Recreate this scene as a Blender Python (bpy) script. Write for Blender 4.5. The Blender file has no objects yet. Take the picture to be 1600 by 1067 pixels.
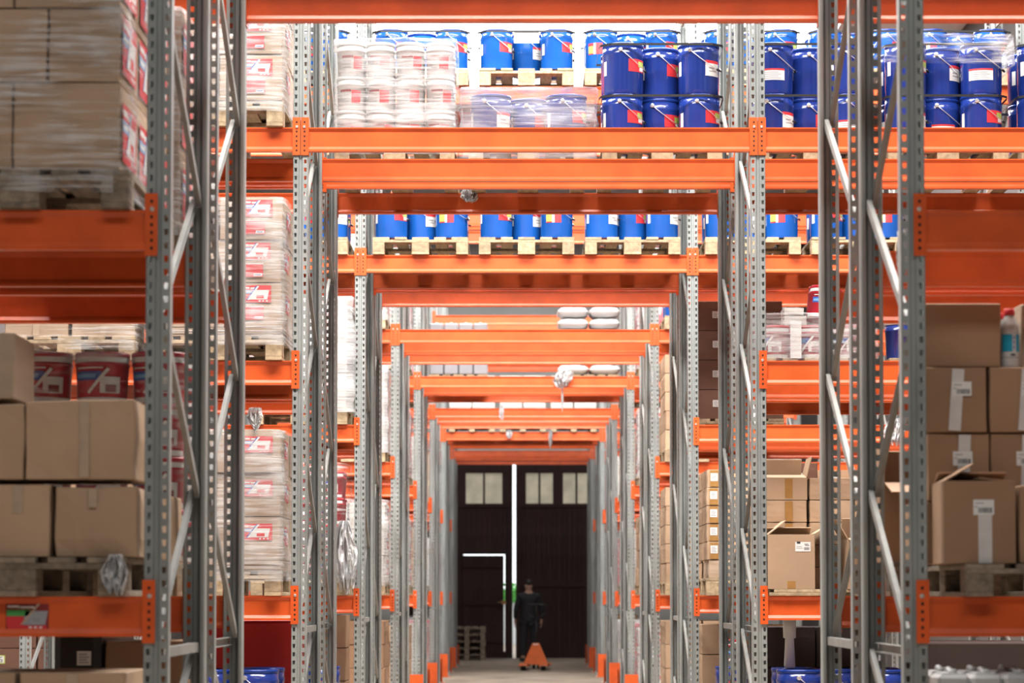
import bpy, bmesh, math, random
from mathutils import Vector, Matrix, noise

random.seed(7)
C = bpy.context.scene.collection
PI = math.pi
R = math.radians

# ------------------------------------------------------------------ camera, world, light, exposure
cam_d = bpy.data.cameras.new('camera')
cam = bpy.data.objects.new('camera', cam_d)
C.objects.link(cam)
cam.location = (0, 0, 1.435)
cam.rotation_euler = (R(90 + 2.57), 0, 0)
cam_d.sensor_width = 36
cam_d.lens = 85
cam_d.shift_x = -0.0072
cam_d.shift_y = 0.1412
cam_d.clip_end = 400
cam_d.dof.use_dof = True
cam_d.dof.focus_distance = 16.0
cam_d.dof.aperture_fstop = 3.5
bpy.context.scene.camera = cam

world = bpy.data.worlds.new('world')
bpy.context.scene.world = world
world.use_nodes = True
world.node_tree.nodes['Background'].inputs[0].default_value = (0.93, 0.97, 1.0, 1)
world.node_tree.nodes['Background'].inputs[1].default_value = 2.0

vs = bpy.context.scene.view_settings
vs.view_transform = 'Standard'
vs.look = 'None'
vs.gamma = 1
vs.use_curve_mapping = False
vs.exposure = 0.0
cyc = bpy.context.scene.cycles
cyc.max_bounces = 8
cyc.diffuse_bounces = 1
cyc.transparent_max_bounces = 24
cyc.sample_clamp_indirect = 6

CEIL = 9.6
# daylight through the roof lights: (centre y, depth along y, radiance)
SKYLIGHTS = [(1.6, 1.6, 5.2), (11.0, 2.4, 27.0), (16.7, 2.4, 29.0), (22.3, 2.4, 25.0), (28.0, 2.4, 23.0),
             (36.2, 7.6, 7.0), (51.6, 0.7, 5.0)]  # narrow last strip added over the rear aisle to lighten the back wall
SKY_X = 4.6
for i, (y, d, rad) in enumerate(SKYLIGHTS):
    l = bpy.data.lights.new('roof_daylight', 'AREA')
    l.shape = 'RECTANGLE'
    l.size = 2 * SKY_X - 0.2
    l.size_y = d - 0.1
    l.energy = rad * PI * l.size * l.size_y
    l.color = (1.0, 0.965, 0.905)
    o = bpy.data.objects.new('roof_daylight', l)
    C.objects.link(o)
    o.location = (0, y, CEIL + 0.02)

# ------------------------------------------------------------------ materials
MATS = {}


def mat(name, col, rough=0.5, metal=0.0, var=0.0, nscale=8.0, namt=0.0, bump=0.0, bscale=60.0, emit=0.0, stretch=(1, 1, 1), col2=None, coat=0.0):
    m = bpy.data.materials.new(name)
    m.use_nodes = True
    nt = m.node_tree
    N, L = nt.nodes, nt.links
    p = N['Principled BSDF']
    p.inputs['Base Color'].default_value = (*col, 1)
    p.inputs['Roughness'].default_value = rough
    p.inputs['Metallic'].default_value = metal
    if coat:
        p.inputs['Coat Weight'].default_value = coat
        p.inputs['Coat Roughness'].default_value = 0.15
    cur = None
    if namt or bump:
        tc = N.new('ShaderNodeTexCoord')
        mp = N.new('ShaderNodeMapping')
        mp.inputs['Scale'].default_value = stretch
        L.new(tc.outputs['Object'], mp.inputs['Vector'])
        vec = mp.outputs['Vector']
        if var:
            oi0 = N.new('ShaderNodeObjectInfo')
            ad = N.new('ShaderNodeVectorMath')
            sc = N.new('ShaderNodeMath')
            sc.operation = 'MULTIPLY'
            sc.inputs[1].default_value = 37.0
            L.new(oi0.outputs['Random'], sc.inputs[0])
            L.new(mp.outputs['Vector'], ad.inputs[0])
            L.new(sc.outputs[0], ad.inputs[1])
            vec = ad.outputs[0]
    if namt:
        nz = N.new('ShaderNodeTexNoise')
        nz.inputs['Scale'].default_value = nscale
        nz.inputs['Detail'].default_value = 5
        L.new(vec, nz.inputs['Vector'])
        mx = N.new('ShaderNodeMix')
        mx.data_type = 'RGBA'
        c2 = col2 or tuple(c * (1 - namt) for c in col)
        mx.inputs['A'].default_value = (*col, 1)
        mx.inputs['B'].default_value = (*c2, 1)
        rp = N.new('ShaderNodeMapRange')
        rp.inputs['From Min'].default_value = 0.35
        rp.inputs['From Max'].default_value = 0.7
        L.new(nz.outputs['Fac'], rp.inputs['Value'])
        L.new(rp.outputs[0], mx.inputs['Factor'])
        cur = mx.outputs['Result']
    if var:
        oi = N.new('ShaderNodeObjectInfo')
        hs = N.new('ShaderNodeHueSaturation')
        mr = N.new('ShaderNodeMapRange')
        mr.inputs['To Min'].default_value = 1 - var
        mr.inputs['To Max'].default_value = 1 + var
        L.new(oi.outputs['Random'], mr.inputs['Value'])
        L.new(mr.outputs[0], hs.inputs['Value'])
        if cur:
            L.new(cur, hs.inputs['Color'])
        else:
            hs.inputs['Color'].default_value = (*col, 1)
        cur = hs.outputs['Color']
    if cur:
        L.new(cur, p.inputs['Base Color'])
    if bump:
        nb = N.new('ShaderNodeTexNoise')
        nb.inputs['Scale'].default_value = bscale
        nb.inputs['Detail'].default_value = 4
        L.new(vec, nb.inputs['Vector'])
        bp = N.new('ShaderNodeBump')
        bp.inputs['Strength'].default_value = bump
        bp.inputs['Distance'].default_value = 0.004
        L.new(nb.outputs['Fac'], bp.inputs['Height'])
        L.new(bp.outputs['Normal'], p.inputs['Normal'])
    if emit:
        p.inputs['Emission Color'].default_value = (*col, 1)
        p.inputs['Emission Strength'].default_value = emit
    MATS[name] = m
    return m


mat('orange', (0.82, 0.118, 0.020), 0.40, 0, var=0.06, nscale=5, namt=0.25, bump=0.05, bscale=14)
mat('steel', (0.35, 0.375, 0.365), 0.5, 0.2, var=0.08, nscale=9, namt=0.3, stretch=(1, 1, 0.25))
mat('steel_brace', (0.27, 0.265, 0.25), 0.6, 0.05, var=0.10, nscale=9, namt=0.25)
mat('zinc', (0.75, 0.75, 0.72), 0.3, 0.7)
mat('hole_shade', (0.02, 0.012, 0.01), 0.9)
mat('kraft', (0.50, 0.335, 0.215), 0.75, 0, var=0.10, nscale=3, namt=0.16, bump=0.25, bscale=18)
mat('kraft_light', (0.47, 0.34, 0.24), 0.75, 0, var=0.06, nscale=3, namt=0.12, bump=0.3, bscale=14, stretch=(0.4, 0.4, 5))
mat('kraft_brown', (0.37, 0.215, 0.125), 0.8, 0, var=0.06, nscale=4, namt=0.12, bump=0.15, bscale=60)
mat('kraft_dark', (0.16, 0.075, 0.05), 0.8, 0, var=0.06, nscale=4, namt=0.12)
mat('shade_brown', (0.030, 0.016, 0.012), 0.85, 0, nscale=4, namt=0.2)  # near-black brown: floor-level shade put into the carton colour
mat('kraft_in', (0.62, 0.47, 0.34), 0.8, 0, nscale=4, namt=0.1)
mat('white_carton', (0.60, 0.57, 0.53), 0.7, 0, var=0.06, nscale=4, namt=0.08)
mat('tape_clear', (0.52, 0.39, 0.28), 0.3, 0, nscale=20, namt=0.15)
mat('tape_white', (0.72, 0.68, 0.66), 0.3, 0, nscale=20, namt=0.12)
mat('tape_brown', (0.42, 0.22, 0.07), 0.3, 0, nscale=20, namt=0.15)
mat('paper', (0.80, 0.78, 0.76), 0.7)
mat('ink', (0.03, 0.03, 0.035), 0.7)
mat('ink_grey', (0.30, 0.29, 0.30), 0.7)
mat('print_red', (0.66, 0.035, 0.045), 0.45)
mat('print_blue', (0.04, 0.10, 0.42), 0.45)
mat('print_sky', (0.18, 0.42, 0.72), 0.45)
mat('print_green', (0.07, 0.36, 0.09), 0.45)
mat('print_lime', (0.45, 0.55, 0.10), 0.45)
mat('print_pale', (0.74, 0.72, 0.70), 0.5)
mat('print_maroon', (0.22, 0.02, 0.02), 0.5)
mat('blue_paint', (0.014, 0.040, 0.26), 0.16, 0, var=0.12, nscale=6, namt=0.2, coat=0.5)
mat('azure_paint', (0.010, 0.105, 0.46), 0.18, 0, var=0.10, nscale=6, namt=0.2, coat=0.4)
mat('blue_rim', (0.010, 0.04, 0.25), 0.25, 0.1)
mat('wire', (0.72, 0.72, 0.72), 0.3, 0.7)
mat('black', (0.012, 0.012, 0.014), 0.45, nscale=6, namt=0.3)
mat('white_plastic', (0.62, 0.61, 0.60), 0.4, 0, var=0.04, nscale=6, namt=0.08)
mat('red_plastic', (0.50, 0.018, 0.035), 0.35, 0, var=0.06, nscale=6, namt=0.15)
mat('red_sheet', (0.42, 0.014, 0.012), 0.5, 0, nscale=3, namt=0.2, bump=0.2, bscale=9)
mat('grey_plastic', (0.33, 0.34, 0.37), 0.4, 0, var=0.08, nscale=6, namt=0.15)
mat('cyan_print', (0.01, 0.30, 0.46), 0.4)
mat('wood', (0.52, 0.385, 0.24), 0.8, 0, var=0.22, nscale=5, namt=0.4, bump=0.4, bscale=20, stretch=(6, 1, 6))
mat('wood_old', (0.30, 0.235, 0.17), 0.85, 0, var=0.25, nscale=5, namt=0.5, bump=0.4, bscale=20, stretch=(6, 1, 6))
mat('door_wood', (0.030, 0.010, 0.009), 0.85, 0, var=0.18, nscale=6, namt=0.4, bump=0.3, bscale=14, stretch=(6, 6, 0.5))
mat('pane', (0.62, 0.56, 0.42), 0.6, 0, nscale=2.2, namt=0.5, emit=0.30)
mat('concrete', (0.36, 0.285, 0.22), 0.8, 0, nscale=1.3, namt=0.45, bump=0.2, bscale=30)
mat('wall', (0.09, 0.075, 0.07), 0.8, 0, nscale=1.5, namt=0.1)
mat('wall_pale', (0.66, 0.65, 0.62), 0.8, 0, nscale=1.5, namt=0.1)
mat('roof', (0.78, 0.79, 0.79), 0.7, 0, nscale=1.5, namt=0.06)
mat('jacket', (0.008, 0.008, 0.010), 0.8)
mat('trousers', (0.010, 0.010, 0.013), 0.85)
mat('skin', (0.36, 0.20, 0.14), 0.6)
mat('hair', (0.010, 0.008, 0.007), 0.6)
mat('leaf', (0.10, 0.42, 0.06), 0.7, nscale=6, namt=0.5)
mat('asphalt', (0.30, 0.30, 0.30), 0.9, nscale=6, namt=0.3)
mat('truck_orange', (0.80, 0.17, 0.035), 0.45, nscale=6, namt=0.15)
mat('rubber', (0.015, 0.015, 0.015), 0.7)
mat('bag_cloth', (0.70, 0.70, 0.70), 0.6, 0, var=0.05, nscale=5, namt=0.15, bump=0.5, bscale=12)
mat('skylight', (0.95, 0.97, 1.0), 0.5, emit=6.0)


def film_mat(name, lo, hi, tint=(0.85, 0.85, 0.86), streak=(2.2, 2.2, 34.0), rot=0.12, fmin=0.8, fmax=1.25, rough=0.22):
    m = bpy.data.materials.new(name)
    m.use_nodes = True
    nt = m.node_tree
    N, L = nt.nodes, nt.links
    for n in list(N):
        N.remove(n)
    out = N.new('ShaderNodeOutputMaterial')
    tr = N.new('ShaderNodeBsdfTransparent')
    p = N.new('ShaderNodeBsdfPrincipled')
    p.inputs['Base Color'].default_value = (*tint, 1)
    p.inputs['Roughness'].default_value = rough
    tc = N.new('ShaderNodeTexCoord')
    mp = N.new('ShaderNodeMapping')
    mp.inputs['Scale'].default_value = streak
    mp.inputs['Rotation'].default_value = (rot, rot, 0)
    L.new(tc.outputs['Object'], mp.inputs['Vector'])
    n1 = N.new('ShaderNodeTexNoise')
    n1.inputs['Scale'].default_value = 1.5
    n1.inputs['Detail'].default_value = 6
    n1.inputs['Distortion'].default_value = 0.6
    L.new(mp.outputs['Vector'], n1.inputs['Vector'])
    n2 = N.new('ShaderNodeTexNoise')
    n2.inputs['Scale'].default_value = 3.5
    n2.inputs['Detail'].default_value = 3
    L.new(tc.outputs['Object'], n2.inputs['Vector'])
    mul = N.new('ShaderNodeMath')
    mul.operation = 'ADD'
    L.new(n1.outputs['Fac'], mul.inputs[0])
    L.new(n2.outputs['Fac'], mul.inputs[1])
    mr = N.new('ShaderNodeMapRange')
    mr.inputs['From Min'].default_value = fmin
    mr.inputs['From Max'].default_value = fmax
    mr.inputs['To Min'].default_value = lo
    mr.inputs['To Max'].default_value = hi
    L.new(mul.outputs[0], mr.inputs['Value'])
    bp = N.new('ShaderNodeBump')
    bp.inputs['Strength'].default_value = 0.7
    bp.inputs['Distance'].default_value = 0.01
    L.new(n1.outputs['Fac'], bp.inputs['Height'])
    L.new(bp.outputs['Normal'], p.inputs['Normal'])
    mx = N.new('ShaderNodeMixShader')
    L.new(mr.outputs[0], mx.inputs['Fac'])
    L.new(tr.outputs[0], mx.inputs[1])
    L.new(p.outputs[0], mx.inputs[2])
    L.new(mx.outputs[0], out.inputs['Surface'])
    MATS[name] = m


film_mat('film', 0.08, 0.55, tint=(0.80, 0.80, 0.81), fmin=0.88, fmax=1.25)
film_mat('film_thin', 0.03, 0.55, fmin=0.98, fmax=1.28)
film_mat('film_heavy', 0.30, 0.70, tint=(0.7, 0.7, 0.71))
film_mat('film_smoke', 0.12, 0.55, tint=(0.55, 0.54, 0.58))
film_mat('film_bag', 0.40, 0.85, tint=(0.85, 0.85, 0.86), streak=(9, 9, 5), rot=0.6, rough=0.6)


# ------------------------------------------------------------------ mesh helpers
class MB:
    """Collects polygons for one mesh."""

    def __init__(self):
        self.v, self.f, self.m, self.mats = [], [], [], []
        self.smooth = []

    def mi(self, name):
        if name not in self.mats:
            self.mats.append(name)
        return self.mats.index(name)

    def poly(self, pts, m, smooth=False):
        b = len(self.v)
        self.v += [tuple(p) for p in pts]
        self.f.append(list(range(b, b + len(pts))))
        self.m.append(self.mi(m))
        self.smooth.append(smooth)

    def faces(self, verts, faces, m, smooth=False):
        b = len(self.v)
        self.v += [tuple(p) for p in verts]
        k = self.mi(m)
        for f in faces:
            self.f.append([b + i for i in f])
            self.m.append(k)
            self.smooth.append(smooth)

    def box(self, x0, x1, y0, y1, z0, z1, m, M=None, bev=0.0):
        if bev:
            b = bev
            pts, fs = [], []
            # chamfered box from three offset rings
            def ring(z, i):
                return [(x0 + i + (b if i == 0 else 0), y0 + i, z), (x1 - i - (b if i == 0 else 0), y0 + i, z),
                        (x1 - i, y0 + i + (b if i == 0 else 0), z), (x1 - i, y1 - i - (b if i == 0 else 0), z),
                        (x1 - i - (b if i == 0 else 0), y1 - i, z), (x0 + i + (b if i == 0 else 0), y1 - i, z),
                        (x0 + i, y1 - i - (b if i == 0 else 0), z), (x0 + i, y0 + i + (b if i == 0 else 0), z)]
            def ring2(z):
                e = b * 1.0
                return [(x0 + b, y0 + e, z), (x1 - b, y0 + e, z), (x1 - e, y0 + b, z), (x1 - e, y1 - b, z),
                        (x1 - b, y1 - e, z), (x0 + b, y1 - e, z), (x0 + e, y1 - b, z), (x0 + e, y0 + b, z)]
            rs = [ring2(z0), ring(z0 + b, 0), ring(z1 - b, 0), ring2(z1)]
            for r in rs:
                pts += r
            for k in range(3):
                for j in range(8):
                    a, c = k * 8 + j, k * 8 + (j + 1) % 8
                    fs.append((a, c, c + 8, a + 8))
            fs.append(tuple(range(7, -1, -1)))
            fs.append(tuple(range(24, 32)))
        else:
            pts = [(x0, y0, z0), (x1, y0, z0), (x1, y1, z0), (x0, y1, z0), (x0, y0, z1), (x1, y0, z1), (x1, y1, z1), (x0, y1, z1)]
            fs = [(3, 2, 1, 0), (4, 5, 6, 7), (0, 1, 5, 4), (1, 2, 6, 5), (2, 3, 7, 6), (3, 0, 4, 7)]
        if M is not None:
            pts = [M @ Vector(p) for p in pts]
        self.faces(pts, fs, m)

    def lathe(self, prof, m, n=24, c=(0, 0, 0), smooth=True, caps=True):
        pts, fs = [], []
        for (r, z) in prof:
            for k in range(n):
                a = 2 * PI * k / n
                pts.append((c[0] + r * math.cos(a), c[1] + r * math.sin(a), c[2] + z))
        for i in range(len(prof) - 1):
            for k in range(n):
                a, b = i * n + k, i * n + (k + 1) % n
                fs.append((a, b, b + n, a + n))
        self.faces(pts, fs, m, smooth)
        if caps:
            b = len(self.v) - len(pts)
            k = self.mi(m)
            self.f.append([b + i for i in range(n - 1, -1, -1)])
            self.m.append(k)
            self.smooth.append(False)
            t = b + (len(prof) - 1) * n
            self.f.append([t + i for i in range(n)])
            self.m.append(k)
            self.smooth.append(False)

    def tube(self, path, r, m, n=6, smooth=True, radii=None):
        path = [Vector(p) for p in path]
        pts, fs = [], []
        up0 = Vector((0.13, 0.31, 0.94))
        for i, p in enumerate(path):
            t = (path[min(i + 1, len(path) - 1)] - path[max(i - 1, 0)]).normalized()
            u = t.cross(up0)
            if u.length < 1e-3:
                u = t.cross(Vector((1, 0, 0)))
            u.normalize()
            w = t.cross(u)
            rr = radii[i] if radii else r
            for k in range(n):
                a = 2 * PI * k / n
                pts.append(p + u * (rr * math.cos(a)) + w * (rr * math.sin(a)))
        for i in range(len(path) - 1):
            for k in range(n):
                a, b = i * n + k, i * n + (k + 1) % n
                fs.append((a, b, b + n, a + n))
        fs.append(tuple(range(n - 1, -1, -1)))
        fs.append(tuple((len(path) - 1) * n + i for i in range(n)))
        self.faces(pts, fs, m, smooth)

    def mesh(self, name):
        me = bpy.data.meshes.new(name)
        me.from_pydata(self.v, [], self.f)
        for n in self.mats:
            me.materials.append(MATS[n])
        me.polygons.foreach_set('material_index', self.m)
        me.polygons.foreach_set('use_smooth', self.smooth)
        me.update()
        return me


def link(name, me, parent=None, loc=(0, 0, 0), rz=0.0, rot=None):
    o = bpy.data.objects.new(name, me)
    C.objects.link(o)
    o.location = loc
    o.rotation_euler = rot if rot else (0, 0, rz)
    if parent:
        o.parent = parent
    return o


LABELS = {}


def tag(o, label, cat, group=None, kind='thing'):
    o['label'] = label
    o['category'] = cat
    if group:
        o['group'] = group
    if kind:
        o['kind'] = kind
    n = len(label.replace(';', ' ').replace(',', ' ').split())
    if label in LABELS and not group:
        print('DUP', label)
    if label in LABELS:
        print('DUPLABEL', label)
    if n > 16 or n < 4:
        print('WORDS', n, label)
    LABELS[label] = 1
    return o


def structure(o):
    o['kind'] = 'structure'
    return o


CACHE = {}


def cached(key, fn):
    if key not in CACHE:
        CACHE[key] = fn()
    return CACHE[key]


# ------------------------------------------------------------------ layout of the hall
XC = 0.06                       # centre line of the passage
BAY = 2.70                      # clear width between posts
PW = 0.09                       # post width
YR = [8.89, 14.65, 20.2, 25.9, 31.5, 36.9, 42.3, 47.8]      # front of each double row
LV = [0.0, 1.427, 2.855, 4.283, 5.711]                      # beam tops
DEPTH = 1.10
BOFF = 1.35                     # front of rear half behind front of the front half
ORD = ['first', 'second', 'third', 'fourth', 'fifth', 'sixth', 'seventh', 'eighth']
BAYX = {'L': XC - BAY - PW, 'C': XC, 'R': XC + BAY + PW}
BAYN = {'L': 'left bay', 'C': 'passage bay', 'R': 'right bay'}
LVN = ['floor level', 'lowest shelf', 'second shelf', 'third shelf', 'top shelf']
SLOT = 0.89


def slot_name(bay, idx):
    if bay == 'C':
        return {-1: 'left slot', 0: 'middle slot', 1: 'right slot'}[idx]
    k = idx if bay == 'L' else -idx
    return {1: 'passage end', 0: 'middle', -1: 'outer end'}[k]


def where(row, bay, lv, idx, sub=None):
    s = '%s, %s, %s row %s' % (slot_name(bay, idx), LVN[lv], ORD[row - 1], BAYN[bay])
    return s


def slot_pos(row, sub, bay, lv, idx):
    x = BAYX[bay] + idx * SLOT
    y = YR[row - 1] + (BOFF if sub == 'B' else 0) - 0.05
    return Vector((x, y, LV[lv]))


# ------------------------------------------------------------------ the building
WX = 6.4                        # side walls


def build_shell():
    m = MB()
    m.box(-WX, WX, -5, 70, -0.2, 0, 'concrete')
    structure(link('floor', m.mesh('floor')))
    # ceiling with openings for the roof lights
    m = MB()
    ys = [-5.0]
    for (y, d, r) in SKYLIGHTS:
        ys += [y - d / 2, y + d / 2]
    ys.append(55.2)
    for i in range(0, len(ys), 2):
        m.box(-SKY_X, SKY_X, ys[i], ys[i + 1], CEIL, CEIL + 0.15, 'roof')
    m.box(-WX - 0.2, -SKY_X, -5, 55.2, CEIL, CEIL + 0.15, 'roof')
    m.box(SKY_X, WX + 0.2, -5, 55.2, CEIL, CEIL + 0.15, 'roof')
    structure(link('ceiling', m.mesh('ceiling')))
    for i, (y, d, r) in enumerate(SKYLIGHTS):
        m = MB()
        m.box(-SKY_X, SKY_X, y - d / 2, y + d / 2, CEIL + 0.06, CEIL + 0.10, 'skylight')
        structure(link('window_%d' % (i + 1), m.mesh('roof_light')))
    for nm, b in (('wall_left', (-WX - 0.2, -WX, -5, 55.2)), ('wall_right', (WX, WX + 0.2, -5, 55.2)), ('wall_front', (-WX - 0.2, WX + 0.2, -5.2, -5))):
        m = MB()
        m.box(*b, 0, CEIL, 'wall')
        structure(link(nm, m.mesh(nm)))
    m = MB()
    m.box(-WX, -2.62, 54.85, 55.15, 0, CEIL, 'wall_pale')
    m.box(1.92, WX, 54.85, 55.15, 0, CEIL, 'wall_pale')
    m.box(-2.62, 1.92, 54.85, 55.15, 4.44, CEIL, 'wall_pale')
    structure(link('wall_back', m.mesh('wall_back')))


def door_leaf(name, x0, x1, sets, wicket=None):
    yd = 54.83
    root = bpy.data.objects.new(name, None)
    C.objects.link(root)
    root.location = ((x0 + x1) / 2, yd, 0)
    structure(root)
    cx = (x0 + x1) / 2
    H = 4.43
    # boards, each its own piece
    n = round((x1 - x0) / 0.115)
    w = (x1 - x0) / n
    k = 0
    for i in range(n):
        a, b = x0 + i * w, x0 + (i + 1) * w
        spans = [(0.0, 3.42)]
        if wicket:
            wx0, wx1, wz0, wz1 = wicket
            mid = (a + b) / 2
            if wx0 - 0.05 < mid < wx1 + 0.04:
                spans = [(0.0, wz0 - 0.006), (wz1 + 0.03, 3.42)]
        for (s0, s1) in spans:
            m = MB()
            m.box(a + 0.004 - cx, b - 0.004 - cx, 0.0 + 0.004 * (i % 2), 0.05, s0, s1, 'door_wood')
            link('plank', m.mesh('plank'), root)
    # upper frame round the panes
    m = MB()
    m.box(x0 - cx, x1 - cx, -0.02, 0.05, 3.42, 3.50, 'door_wood')
    m.box(x0 - cx, x1 - cx, -0.02, 0.05, 4.19, H, 'door_wood')
    xs = [x0]
    for s in sets:
        xs += [s[0], s[1]]
    xs.append(x1)
    for i in range(0, len(xs), 2):
        m.box(xs[i] - cx, xs[i + 1] - cx, -0.02, 0.05, 3.50, 4.19, 'door_wood')
    for s in sets:
        c = (s[0] + s[1]) / 2 - cx
        m.box(c - 0.022, c + 0.022, -0.01, 0.05, 3.50, 4.19, 'door_wood')
    link('frame', m.mesh('door_frame'), root)
    m = MB()
    if wicket:
        m.box(x0 - cx, wicket[0] + 0.01 - cx, 0.051, 0.062, 0.0, 3.42, 'door_wood')
        m.box(wicket[1] + 0.03 - cx, x1 - cx, 0.051, 0.062, 0.0, 3.42, 'door_wood')
        m.box(wicket[0] + 0.01 - cx, wicket[1] + 0.03 - cx, 0.051, 0.062, wicket[3] + 0.03, 3.42, 'door_wood')
        m.box(wicket[0] + 0.01 - cx, wicket[1] + 0.03 - cx, 0.051, 0.062, 0.0, wicket[2] + 0.01, 'door_wood')
    else:
        m.box(x0 - cx, x1 - cx, 0.051, 0.062, 0.0, 3.42, 'door_wood')
    link('backing', m.mesh('backing'), root)
    for s in sets:
        c = (s[0] + s[1]) / 2
        for (a, b) in ((s[0], c - 0.022), (c + 0.022, s[1])):
            m = MB()
            m.box(a - cx, b - cx, 0.015, 0.03, 3.50, 4.19, 'pane')
            link('pane', m.mesh('pane'), root)
    # battens on the face
    m = MB()
    m.box(x0 - cx, x0 + 0.10 - cx, -0.025, 0, 0.03, 3.42, 'door_wood')
    m.box(x1 - 0.10 - cx, x1 - cx, -0.025, 0, 0.03, 3.42, 'door_wood')
    if not wicket:
        m.box(x0 + 0.10 - cx, x1 - 0.10 - cx, -0.018, 0, 1.62, 1.74, 'door_wood')
    link('batten', m.mesh('batten'), root)
    return root


def build_doors():
    wk = (-1.28, -0.355, 0.14, 2.32)
    door_leaf('door_1', -2.60, -0.155, [(-2.36, -1.52), (-1.215, -0.39)], wk)
    door_leaf('door_2', -0.08, 1.90, [(0.15, 0.76), (0.99, 1.60)])
    root = bpy.data.objects.new('door_3', None)
    C.objects.link(root)
    root.location = ((wk[0] + wk[1]) / 2, 54.83, 0)
    structure(root)
    cx = root.location.x
    n = 8
    w = (wk[1] - wk[0]) / n
    for i in range(n):
        m = MB()
        m.box(wk[0] + i * w + 0.003 - cx, wk[0] + (i + 1) * w - 0.003 - cx, 0.003 * (i % 2), 0.04, wk[2], wk[3], 'door_wood')
        link('plank', m.mesh('plank'), root)
    m = MB()
    m.box(wk[0] - cx, wk[1] - cx, 0.045, 0.055, wk[2], wk[3], 'door_wood')
    link('backing', m.mesh('backing'), root)
    m = MB()
    for z in (0.35, 1.2, 2.05):
        m.box(wk[0] - cx, wk[1] - cx, -0.02, 0.0, z, z + 0.11, 'door_wood')
    link('batten', m.mesh('batten'), root)
    m = MB()
    m.box(wk[1] - 0.05 - cx, wk[1] + 0.05 - cx, -0.035, -0.02, 1.22, 1.30, 'tape_brown')
    m.tube([(wk[1] - 0.02 - cx, -0.05, 1.26), (wk[1] - 0.13 - cx, -0.05, 1.26)], 0.009, 'tape_brown')
    m.tube([(wk[1] - 0.02 - cx, -0.05, 1.26), (wk[1] - 0.02 - cx, -0.03, 1.26)], 0.009, 'tape_brown')
    link('door_handle', m.mesh('door_handle'), root)
    # yard outside
    m = MB()
    m.box(-30, 30, 70, 110, -0.25, -0.05, 'asphalt')
    o = link('floor_yard', m.mesh('yard'))
    structure(o)
    m = MB()
    for k in range(900):
        p = Vector((random.uniform(-6, 6), random.uniform(73, 75), random.uniform(1.2, 1.75)))
        a = Vector((random.gauss(0, 1), random.gauss(0, 1), random.gauss(0, 1))).normalized() * 0.16
        b = a.cross(Vector((random.gauss(0, 1), random.gauss(0, 1), random.gauss(0, 1)))).normalized() * 0.09
        m.poly([p - a, p + b, p + a, p - b], 'leaf')
    m.box(-6, 6, 73.3, 74.7, 1.2, 1.6, 'leaf')
    m.box(-6, 6, 73.4, 74.6, -0.05, 1.2, 'wall_pale')
    o = link('hedge', m.mesh('hedge'))
    tag(o, 'green hedge in a pale planter outside, seen through the slit between the door leaves', 'hedge')


# ------------------------------------------------------------------ racking
PH = 6.6


def post_mesh():
    m = MB()
    t = 0.0025
    path = [(-0.028, 0.070), (-0.040, 0.070), (-0.045, 0.062), (-0.045, 0.0), None, (-0.012, 0.0), (-0.007, 0.008), (0.007, 0.008), (0.012, 0.0), None, (0.045, 0.0), (0.045, 0.062), (0.040, 0.070), (0.028, 0.070)]

    def strip(a, b):
        d = Vector((b[0] - a[0], b[1] - a[1], 0)).normalized()
        nrm = Vector((-d.y, d.x, 0)) * t
        v = [(a[0], a[1], 0), (b[0], b[1], 0), (b[0] + nrm.x, b[1] + nrm.y, 0), (a[0] + nrm.x, a[1] + nrm.y, 0)]
        v += [(x, y, PH) for (x, y, z) in v]
        m.faces(v, [(0, 1, 5, 4), (1, 2, 6, 5), (2, 3, 7, 6), (3, 0, 4, 7), (4, 5, 6, 7), (3, 2, 1, 0)], 'steel')
    for i in range(len(path) - 1):
        if path[i] and path[i + 1]:
            strip(path[i], path[i + 1])
    # slotted face strips
    n = int(PH / 0.05)
    for s in (-1, 1):
        xa, xb = (-0.045, -0.012) if s < 0 else (0.012, 0.045)
        c = s * 0.029
        for k in range(n):
            z0 = k * 0.05
            za, zb, z1 = z0 + 0.013, z0 + 0.037, z0 + 0.05
            hl0, hr0, hl1, hr1 = c - 0.0062, c + 0.0062, c - 0.0085, c + 0.0085
            cols0 = [xa, hl0, hr0, xb]
            for y, flip in ((0.0, False), (t, True)):
                P = lambda x, z: (x, y, z)
                quads = [[P(xa, z0), P(hl0, z0), P(hl0, za), P(xa, za)], [P(hl0, z0), P(hr0, z0), P(hr0, za), P(hl0, za)], [P(hr0, z0), P(xb, z0), P(xb, za), P(hr0, za)],
                         [P(xa, za), P(hl0, za), P(hl1, zb), P(xa, zb)], [P(hr0, za), P(xb, za), P(xb, zb), P(hr1, zb)],
                         [P(xa, zb), P(hl1, zb), P(hl1, z1), P(xa, z1)], [P(hl1, zb), P(hr1, zb), P(hr1, z1), P(hl1, z1)], [P(hr1, zb), P(xb, zb), P(xb, z1), P(hr1, z1)]]
                for q in quads:
                    m.poly(q[::-1] if flip else q, 'steel')
            # rim of the slot
            ring = [(hl0, za), (hr0, za), (hr1, zb), (hl1, zb)]
            for i in range(4):
                a, b = ring[i], ring[(i + 1) % 4]
                m.poly([(a[0], 0, a[1]), (b[0], 0, b[1]), (b[0], t, b[1]), (a[0], t, a[1])], 'steel')
    return m.mesh('post')


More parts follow.
